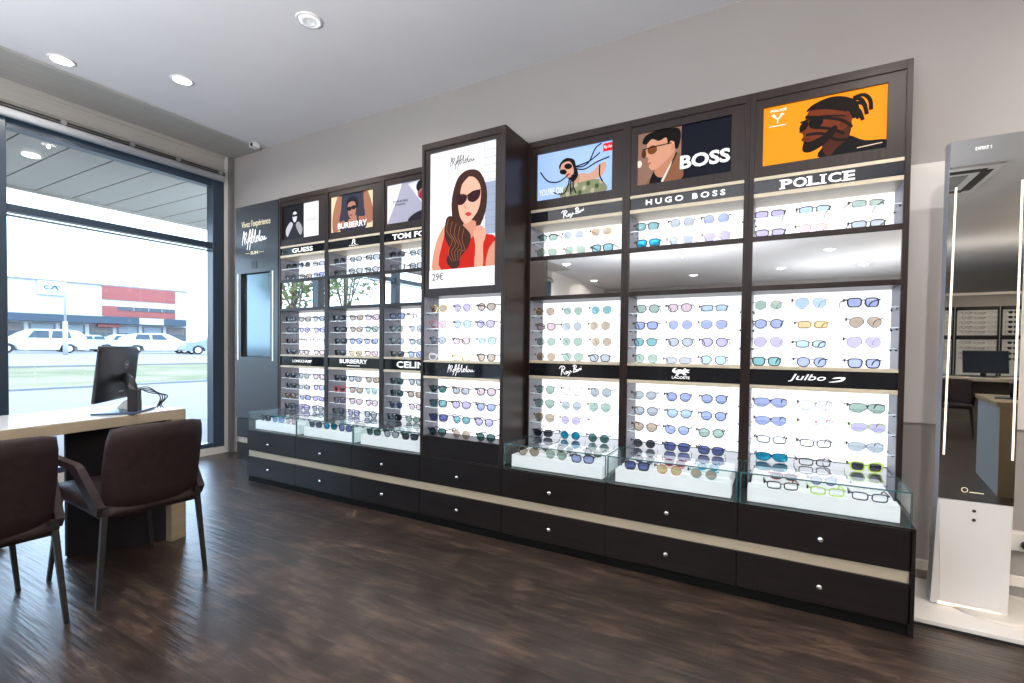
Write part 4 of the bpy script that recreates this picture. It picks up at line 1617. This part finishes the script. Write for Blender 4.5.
# side and rear shell
rings = []
for z, xl, xr, yf in kz:
    rings.append([(xl, yf, z), (xl - .004, yf + .05, z), (xl + .02, yf + .09, z), (xr - .02, yf + .09, z), (xr + .004, yf + .05, z), (xr, yf, z)])
vs = [p for r_ in rings for p in r_]
fs = []
for k in (0, 1):
    for e in range(5):
        fs.append((k * 6 + e, k * 6 + e + 1, (k + 1) * 6 + e + 1, (k + 1) * 6 + e))
fs += [tuple(range(5, -1, -1)), tuple(range(12, 18))]
b.add(vs, fs)
b.build('shell', SK, t)
b = MB()
xs = lambda z: (.586 + (.601 - .586) * (z - .035) / .455, .830 + .006 * (z - .035) / .455)
a0, a1 = xs(.035)
c0, c1 = xs(.488)
b.add([(a0, .3035, .035), (a1, .3035, .035), (c1, .3035, .488), (c0, .3035, .488), (a0 + .03, .296, .06), (a1 - .03, .296, .06), (c1 - .004, .299, .486), (c0 + .004, .299, .486)],
      [(0, 1, 5, 4), (1, 2, 6, 5), (2, 3, 7, 6), (3, 0, 4, 7), (4, 5, 6, 7)])
b.build('lower_panel', WK, t)
b = MB()
b.add([(c0, .3, .49), (c1, .3, .49), (.842, .3, 1.99), (.606, .3, 1.99), (c0, .3035, .49), (c1, .3035, .49), (.842, .3035, 1.99), (.606, .3035, 1.99)],
      [(0, 1, 2, 3), (0, 4, 5, 1), (1, 5, 6, 2), (2, 6, 7, 3), (3, 7, 4, 0)])
b.build('mirror', mat('dark_mirror', (.33, .33, .32), .0, 1.0), t)
LED = mat('warm_led', (1, .9, .8), .3, emit=.5, ecol=(1, .76, .56))
for xa, xb in ((.611, .624), (.824, .825)):
    b = MB()
    b.add([(xa, .2985, .675), (xa + .007, .2985, .675), (xb + .007, .2985, 1.797), (xb, .2985, 1.797), (xa, .2998, .675), (xa + .007, .2998, .675), (xb + .007, .2998, 1.797), (xb, .2998, 1.797)],
          [(0, 1, 2, 3), (0, 4, 5, 1), (1, 5, 6, 2), (2, 6, 7, 3), (3, 7, 4, 0)])
    b.build('light_strip', LED, t)
MB().box(.61, .81, .297, .301, .036, .046).build('light_strip', LED, t)
text('EXPERT 5', .685, .735, 1.94, 1.953, .2995, WHITE, t)
b = MB()
stroke(b, [(0, .5), (.5, .55), (1, .5)], .70, .745, .523, .531, .2995, .0035, GOLD)
for q in range(18):
    a0_, a1_ = 2 * math.pi * q / 18, 2 * math.pi * (q + 1) / 18
    b.add([(.685 + rr * math.cos(an), .2985, .535 + rr * math.sin(an)) for rr, an in ((.011, a0_), (.011, a1_), (.008, a1_), (.008, a0_))], [(0, 1, 2, 3)], GOLD)
b.build('lettering', None, t)
for zz in (.451, .413):
    MB().cyl((.7165, .2975, zz), (.7165, .30, zz), .0065, n=14).build('sensor', BLACK, t)
tag(MB().lathe([(.001, .012), (.16, .012), (.17, .008), (.17, 0)], (.80, .395, .03), 40).build('base_disc', mat('base_disc', (.6, .57, .52), .4)), 'round pale disc on the platform behind the terminal', 'disc')
t = thing('socket_box', 'white wall socket box with a black plug, right of the terminal', 'socket', (1.1, .55, .24))
MB().box(.9, 1.3, .54, .584, .24, .32, bev=.004).build('housing', mat('white_rail'), t)
b = MB()
b.cyl((.955, .515, .27), (.955, .54, .27), .018)
b.tube(spline([(.955, .52, .27), (.965, .49, .24), (1.0, .47, .12), (1.04, .45, .06), (1.1, .43, .036), (1.3, .45, .036)], 5, False), .006, 6)
b.build('power_cable', BLACK, t)

# ------------------------------------------------------------------ things the mirrors show, and an added light shelf
t = thing('ceiling_cassette', 'square white air-conditioning cassette in the ceiling, mirrored in the terminal', 'air conditioner', (1.45, -4.05, 3.0))
b = MB()
T = Matrix.Translation(Vector((1.45, -4.05, 3.0))) @ Matrix.Rotation(0, 4, 'Z')
b.T = T
b.box(-.48, .48, -.48, .48, 0, .032, bev=.008)
b.build('cover', mat('camera_white'), t)
for k in range(4):
    b = MB()
    b.T = T @ Matrix.Rotation(k * math.pi / 2, 4, 'Z')
    b.box(-.36, .36, .33, .42, -.006, 0, bev=.002)
    b.build('air_slot', BLACK, t)
MB().box(1.2, 1.7, -4.3, -3.8, 2.99, 2.999).build('grille', mat('grille_grey', (.3, .3, .3), .5), t)

cl = lamp('cove_light', 'AREA', (3.2, -8.06, 2.2), 9, (1, .93, .82), shape='RECTANGLE', size=2.6, size_y=.1)
cl.rotation_euler = (R(180), 0, 0)
MB_ = MB().box(1.9, X1, -8.12, -7.97, 2.12, 2.16)
struct(MB_.build('trim_4', mat('cove_ledge', (.8, .78, .74), .5)))
t = thing('added_cove_shelf', 'added unseen white light shelf along the right wall', 'light', (4.5, -4, 2.3))
MB().box(4.35, 4.6, -7.9, .5, 2.3, 2.34).build('shelf', mat('cove_ledge'), t)
l = lamp('cove_light', 'AREA', (4.42, -3.7, 2.36), 190, (1, .78, .56), shape='RECTANGLE', size=.12, size_y=8)  # added warm lamp, unseen, lighting the right wall and ceiling
l.rotation_euler = (R(180), R(12), 0)
RK = []
for k, (xa, xb) in enumerate(((2.05, 2.62), (2.64, 3.2), (3.22, 3.8))):
    nm = ['left', 'middle', 'right'][k]
    t = thing('eyewear_rack', 'pale rear-wall eyewear rack with black sign bars, %s one mirrored in the terminal' % ['rightmost', 'middle', 'leftmost'][k], 'rack', ((xa + xb) / 2, -7.95, .75), 'racks on the rear partition')
    b = MB()
    b.box(xa, xb, -7.995, -7.96, .75, 1.9)
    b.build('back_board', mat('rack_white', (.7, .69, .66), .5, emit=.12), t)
    b = MB()
    b.box(xa, xa + .02, -7.96, -7.94, .75, 1.92)
    b.box(xb - .02, xb, -7.96, -7.94, .75, 1.92)
    b.box(xa, xb, -7.96, -7.94, 1.86, 1.92)
    b.build('rack_frame', BLACK, t)
    MB().box(xa + .02, xb - .02, -7.96, -7.94, 1.36, 1.43).build('sign_bar', BLACK, t)
    for r_ in range(9):
        z = (1.46 + .08 * r_) if r_ < 5 else (1.28 - .09 * (r_ - 5))
        for q in range(3):
            eyewear('PKR'[q], 'k', 'N' if k < 2 else 'K', xa + .11 + .17 * q, -7.953 + .0, z, math.pi + R(0), 'hung on the rear partition racks', 'eyeglasses hung on the rear racks', .98)
# correct orientation: the rear racks face +y, towards the display wall
for o in SC.objects:
    if o.get('group') == 'eyeglasses hung on the rear racks':
        o.location.y = -7.81
        o['label'] = 'small dark-framed glasses hanging in rows on the rear racks, mirrored in the terminal'

t = thing('rear_desk', 'long pale desk before the rear racks, mirrored in the terminal', 'desk', (3.0, -6.4, 0))
b = MB()
b.box(1.9, 4.2, -6.8, -6.1, .72, .77, bev=.003)
b.build('desk_top', mat('desk_beige_rear', (.6, .54, .44), .4), t)
b = MB()
b.box(1.9, 1.95, -6.8, -6.1, 0, .72)
b.box(4.15, 4.2, -6.8, -6.1, 0, .72)
b.box(1.95, 4.15, -6.6, -6.56, .1, .72)
b.build('desk_side', mat('desk_grey', (.3, .29, .27), .5), t)
monitor('black computer monitor on the rear desk, mirrored in the terminal', (2.62, -6.42), math.pi * .97, .52, .33, .83, (2.62, -6.5), zd=.771)
c3 = chair(2.08, -5.62, 'grey-brown armchair at the rear desk, mirrored in the terminal', R(-75))
del c3['group']
t = thing('reception_counter', 'white counter tinted blue for daylight, with a wooden top, mirrored in the terminal', 'counter', (1.9, -2.6, 0))
ct, _ = oriented((1.5, -2.1), (1.62, -3.0))
b = MB()
b.T = ct
b.box(0, .92, .0, .6, 0, .70)
b.build('body', mat('counter_daylit_white', (.42, .5, .58), .4), t)  # white front; bluish daylight is put into the colour
b = MB()
b.T = ct
b.box(-.02, .94, -.02, .62, .70, .735, bev=.003)
b.build('counter_top', mat('oak_top', (.42, .32, .2), .4), t)
b = MB()
b.T = ct
b.box(-.02, .0, .0, .6, 0, .70)
b.build('end_panel', mat('oak_top'), t)
monitor('black monitor standing on the daylight-tinted white counter, mirrored in the terminal', (1.82, -2.62), R(-65), .44, .30, .79, (1.72, -2.55), zd=.736)

# ------------------------------------------------------------------ outdoors
WALK = noisy('pavement', (.19, .165, .15), (.215, .19, .17), (6, 6, 6), .8)
struct(MB().box(-16, X0 - .2, -60, 60, -.3, -.05).build('pavement_ground', WALK))
b = MB()
b.prism([(-16, -.3), (-16, -.05), (-23, .25), (-23, -.3)], 1, -60, 70)
GR = noisy('verge_grass', (.085, .1, .025), (.24, .19, .11), (.9, .5, 1), .9, detail=8)
struct(b.build('grass_verge', GR))
b = MB()
b.prism([(-23, -.3), (-23, .25), (-34, .43), (-140, .55), (-140, -.3)], 1, -90, 110)
struct(b.build('road_ground', noisy('asphalt_pale', (.2, .18, .165), (.23, .205, .19), (1, 1, 1), .8)))
b = MB()
b.box(-16.15, -16, -60, 60, -.05, .0)
b.box(-23.2, -23, -60, 70, .25, .31)
struct(b.build('kerb_stone', mat('kerb', (.2, .2, .21), .7)))

# canopy over the pavement
t = thing('canopy', 'slatted metal canopy over the pavement outside the window', 'canopy', (-6.3, -3, 2.8))
for k in range(34):
    y0 = -8.4 + k * .315
    MB().box(-7.42, -5.2, y0, y0 + .303, 2.82, 2.85).build('soffit_panel', mat('soffit', (.36, .32, .27), .4, .1), t)
MB().box(-7.48, -7.42, -8.6, 2.4, 2.80, 3.1).build('fascia', mat('soffit'), t)
MB().box(-7.42, -5.2, -8.6, 2.4, 2.86, 3.1).build('canopy_deck', mat('soffit'), t)
t = thing('canopy_light', 'round white light in the canopy outside, left of the window', 'light', (-6.05, -.628, 2.81))
MB().lathe([(.001, -.004), (.05, -.004), (.06, 0), (.06, .009)], (-6.05, -.628, 2.81), 24).build('lens', mat('canopy_lens', (1, 1, 1), .3, emit=2.5), t)

# retail building across the road
BT, BL = oriented((-58.4, 12.5), (-55.75, 25.34))


def bt(parent):
    b = MB()
    b.T = BT
    return b


t = thing('retail_building', 'low white retail building with red cladding across the road', 'building', (-60, 10, .3))
b = bt(t)
b.box(-26, 13.1, 0.0, 16, .3, 6.75)
b.build('wall', noisy('white_cladding', (.48, .48, .48), (.52, .52, .52), (.3, .3, .3), .6), t)
b = bt(t)
b.box(-26.1, 13.2, -.12, 16, 6.7, 6.86)
b.build('roof_edge', mat('roof_edge', (.2, .2, .22), .5), t)
RED = noisy('red_cladding', (.27, .062, .052), (.31, .07, .06), (.4, .4, 5), .5)
b = bt(t)
b.box(6.23, 12.05, -.1, 0, 5.42, 6.7)
b.build('cladding_panel', RED, t)
b = bt(t)
b.box(6.23, 12.05, -.1, 0, 3.8, 4.8)
b.build('cladding_panel', RED, t)
b = bt(t)
b.box(7.4, 12.0, -.16, -.1, 4.42, 4.75)
wf = b.build('window_band', mat('far_glass', (.03, .05, .065), .1), t)
for x in (8.6, 9.8, 10.9):
    b = bt(t)
    b.box(x - .05, x + .05, -.2, -.16, 4.42, 4.75)
    b.build('mullion', mat('roof_edge'), wf)
b = bt(t)
b.box(-26, 12.85, -1.0, 0, 3.07, 3.72)
b.build('awning_band', mat('awning_navy', (.035, .058, .085), .5), t)
b = bt(t)
b.box(8.88, 10.84, -1.03, -1.0, 3.1, 3.72)
b.build('white_sign', mat('sign_white', (.46, .46, .46), .5), t)
for k in range(17):
    x = -20.8 + k * 2.0
    if x > 12:
        break
    b = bt(t)
    b.box(x + .1, x + 1.8, -.08, 0, .5, 2.95)
    g = b.build('shop_window', mat('far_glass'), t)
    b = bt(t)
    b.box(x + .25, x + 1.65, -.10, -.08, 2.2, 2.85)
    b.build('blind', mat('blind_tan', (.14, .12, .11), .6) if k % 3 == 1 else mat('blind_pale', (.2, .24, .27), .5), g)
b = bt(t)
b.box(5.85, 7.5, -.6, -.08, 2.75, 3.02)
b.build('red_awning', RED, t)
b = bt(t)
b.box(1.85, 3.7, -.22, 0, 5.46, 6.7)
sg = b.build('bank_sign', mat('sign_white'), t)


def flat(b, P, y, col, T=BT):
    b.prism([(p[0], p[1]) for p in P], 1, y - .02, y, col)


TEAL, LIM = mat('logo_teal', (.0, .09, .11), .6), mat('logo_green', (.02, .15, .11), .6)
b = bt(t)
b.T = BT
flat(b, spline([(2.62, 6.28), (2.4, 6.3), (2.24, 6.12), (2.38, 5.96), (2.62, 5.98), (2.6, 6.04), (2.42, 6.03), (2.34, 6.12), (2.44, 6.22), (2.6, 6.22)], 3), -.22, LIM)
flat(b, [(2.66, 5.96), (2.92, 6.32), (3.02, 6.32), (3.25, 5.92), (3.14, 5.92), (2.96, 6.2), (2.78, 5.96)], -.22, TEAL)
flat(b, [(3.06, 6.26), (3.3, 6.3), (3.3, 6.24), (3.08, 6.2)], -.22, TEAL)
flat(b, [(2.26, 5.82), (3.25, 5.80), (3.25, 5.77), (2.26, 5.79)], -.22, mat('roof_edge'))
b.build('emblem', None, sg)


def car(s, off, label, kind='hatch', colr=(.62, .63, .65), flip=False, z=.36, L=4.3):
    """side-on car; s along the building direction, off metres in front of the facade"""
    p = BT @ Vector((s, -off, 0))
    z = .43 + (-34 - p.x) / 106 * .12
    t = thing('car', label, 'car', (p.x, p.y, z))
    T = Matrix.Translation(Vector((p.x, p.y, z))) @ BT.to_3x3().to_4x4()
    if flip:
        T = T @ Matrix.Rotation(math.pi, 4, 'Z')
    H = {'hatch': 1.5, 'van': 1.62, 'low': 1.38}[kind]
    body = [(0, .35), (.02, .6), (.12, .78), (.85, .95), (1.05, .98), (4.1, 1.0), (4.28, .9), (4.3, .4), (4.2, .25), (3.85, .24), (3.8, .45), (3.6, .62), (3.35, .66), (3.1, .56), (3.0, .24),
            (1.3, .24), (1.2, .5), (1.0, .64), (.75, .66), (.52, .5), (.46, .24), (.1, .25)]
    if kind == 'low':
        cab = [(1.1, .97), (1.8, H - .06), (2.2, H), (3.0, H - .02), (3.9, 1.0)]
    elif kind == 'van':
        cab = [(.75, .94), (1.5, H - .12), (2.0, H), (3.7, H - .03), (4.15, 1.25), (4.25, 1.0)]
    else:
        cab = [(1.0, .97), (1.7, H - .08), (2.1, H), (3.4, H - .04), (3.95, 1.2), (4.1, 1.0)]
    k = L / 4.3
    S = lambda P: [(q[0] * k - L / 2, q[1]) for q in P]
    b = MB()
    b.T = T
    b.prism(S(body), 1, -.85, .85)
    # tapered cabin
    C = S(spline(cab, 3, False))
    n = len(C)
    vs = [(q[0], -.84 + (q[1] - 1) * .28, q[1]) for q in C] + [(q[0], .84 - (q[1] - 1) * .28, q[1]) for q in C]
    b.add(vs, [tuple(range(n)), tuple(range(2 * n - 1, n - 1, -1))] + [(i_, i_ + 1, n + i_ + 1, n + i_) for i_ in range(n - 1)])
    b.build('body', mat('car_paint_%d' % int(colr[0] * 100), tuple(q * .95 for q in colr), .25, .0, coat=.5), t)
    cx_ = sum(q[0] for q in cab) / len(cab)
    zt_ = H - .09
    for side in (-1, 1):
        for (xa, xb) in ((.33, .52), (.55, .8)):
            x0_ = cab[0][0] + (cab[-1][0] - cab[0][0]) * xa
            x1_ = cab[0][0] + (cab[-1][0] - cab[0][0]) * xb
            lo = .25 if xa < .5 else .0
            P = [(x0_ - lo, 1.03), (x1_, 1.03), (x1_ - (.1 if xa > .5 else 0), zt_), (x0_ + .05, zt_)]
            b = MB()
            b.T = T
            yy = lambda z_: side * (.85 - (z_ - 1) * .28)
            Q = S(P)
            b.add([(q[0], yy(q[1]) + side * .0, q[1]) for q in Q] + [(q[0], yy(q[1]) + side * .012, q[1]) for q in Q],
                  [(0, 1, 2, 3), (4, 7, 6, 5), (0, 4, 5, 1), (1, 5, 6, 2), (2, 6, 7, 3), (3, 7, 4, 0)])
            b.build('side_window', mat('far_glass'), t)
    for wx in (.83, 3.42):
        for side in (-.72, .72):
            b = MB()
            b.T = T
            q = wx * k - L / 2
            b.cyl((q, side - .1, .31), (q, side + .1, .31), .31, n=20)
            wh = b.build('wheel', BLACK, t)
            b = MB()
            b.T = T
            b.cyl((q, side - .11, .31), (q, side + .11, .31), .19, n=14)
            b.build('hubcap', CHROME, wh)
    return t


car(0.8, 14.09, 'silver-white people carrier parked left of the lamp post across the road', 'van', (.66, .66, .66), L=4.9, z=.44)
car(3.94, 7.74, 'dark-windscreened low car parked right of the lamp post across the road', 'low', (.5, .52, .55), L=4.4, z=.44)
car(6.27, 5.85, 'white hatchback behind the monitor top, across the road', 'hatch', (.68, .68, .68), L=3.9, z=.46)
car(7.04, 16.03, 'long white estate car parked right of the monitor across the road', 'hatch', (.7, .7, .7), flip=True, L=4.9, z=.5)
car(9.82, 19.31, 'navy-roofed car parked at the right edge of the window view', 'low', (.2, .25, .4), z=.5)

t = thing('street_lamp', 'thin pale street lamp post with a double head across the road', 'street lamp', (-36.87, 9.44, .3))
b = MB()
b.cyl((-36.87, 9.44, .3), (-36.87, 9.44, 2.4), .12, .11, n=14)
b.cyl((-36.87, 9.44, 2.4), (-36.87, 9.44, 6.35), .06, .05, n=12)
b.build('pole', mat('post_pale', (.42, .42, .42), .5), t)
for s_ in (-1, 1):
    b = MB()
    b.box(-36.92, -36.82, 9.44 + s_ * .05, 9.44 + s_ * .5, 6.28, 6.38, bev=.02)
    b.build('lamp_head', mat('lamp_head', (.5, .52, .55), .5), t)
t = thing('slim_pole', 'slim grey pole standing right of the building outside', 'pole', (-57.5, 34.3, .4))
MB().cyl((-57.5, 34.3, .4), (-57.5, 34.3, 4.6), .06, n=8).build('pole', mat('post_grey', (.35, .37, .4), .5), t)


def leafy(b, c, rad, n, s_, rng, m=None):
    for _ in range(n):
        while True:
            p = Vector((rng.uniform(-1, 1), rng.uniform(-1, 1), rng.uniform(-1, 1)))
            if p.length < 1:
                break
        p = Vector(c) + Vector((p.x * rad[0], p.y * rad[1], p.z * rad[2]))
        d = Vector((rng.uniform(-1, 1), rng.uniform(-1, 1), rng.uniform(-1, 1))).normalized()
        e = d.orthogonal().normalized()
        b.add([p + d * s_, p + e * s_ * .5, p - d * s_, p - e * s_ * .5], [(0, 1, 2, 3)], m)


rg = random.Random(3)
LEAF = noisy('leaf_green', (.12, .17, .05), (.24, .28, .1), (3, 3, 3), .7)
BARK = noisy('bark', (.12, .09, .07), (.2, .16, .12), (5, 5, 20), .9)
t = thing('shrub', 'small green shrub right of the white building outside', 'shrub', (-58.0, 31.0, .3))
b = MB()
leafy(b, (-58.0, 31.0, 1.0), (.9, 1.3, .75), 260, .16, rg)
b.build('foliage', LEAF, t)
MB().cyl((-58.0, 31.0, .3), (-58.0, 31.0, 1.2), .06, .04, n=8).build('trunk', BARK, t)


def tree(x, y, zc, rad, n, label):
    t = thing('tree', label, 'tree', (x, y, -.05), 'trees seen in the mirrors')
    b = MB()
    b.tube(spline([(x, y, -.05), (x + .05, y, .8), (x - .05, y + .05, 1.7), (x, y, zc)], 3, False), .08, 8)
    for k in range(7):
        an = k * .9
        e = (x + rad * .7 * math.cos(an), y + rad * .7 * math.sin(an), zc + rad * .5 * math.sin(k * 1.7))
        b.tube([(x, y, 1.5 + .15 * k), ((x + e[0]) / 2, (y + e[1]) / 2, (zc + e[2]) / 2 + .2), e], .028, 5)
    b.build('trunk', BARK, t)
    b = MB()
    leafy(b, (x, y, zc + .2), (rad, rad * 1.1, rad * .9), n, .09, rg)
    b.build('foliage', LEAF, t)


tree(-14, -9.4, 3.7, 1.35, 1000, 'young thin tree on the pavement, mirrored in the band below the cream poster')
tree(-12.5, -6.2, 3.0, 1.2, 1300, 'fuller green tree on the pavement, mirrored in the band below the monochrome poster')
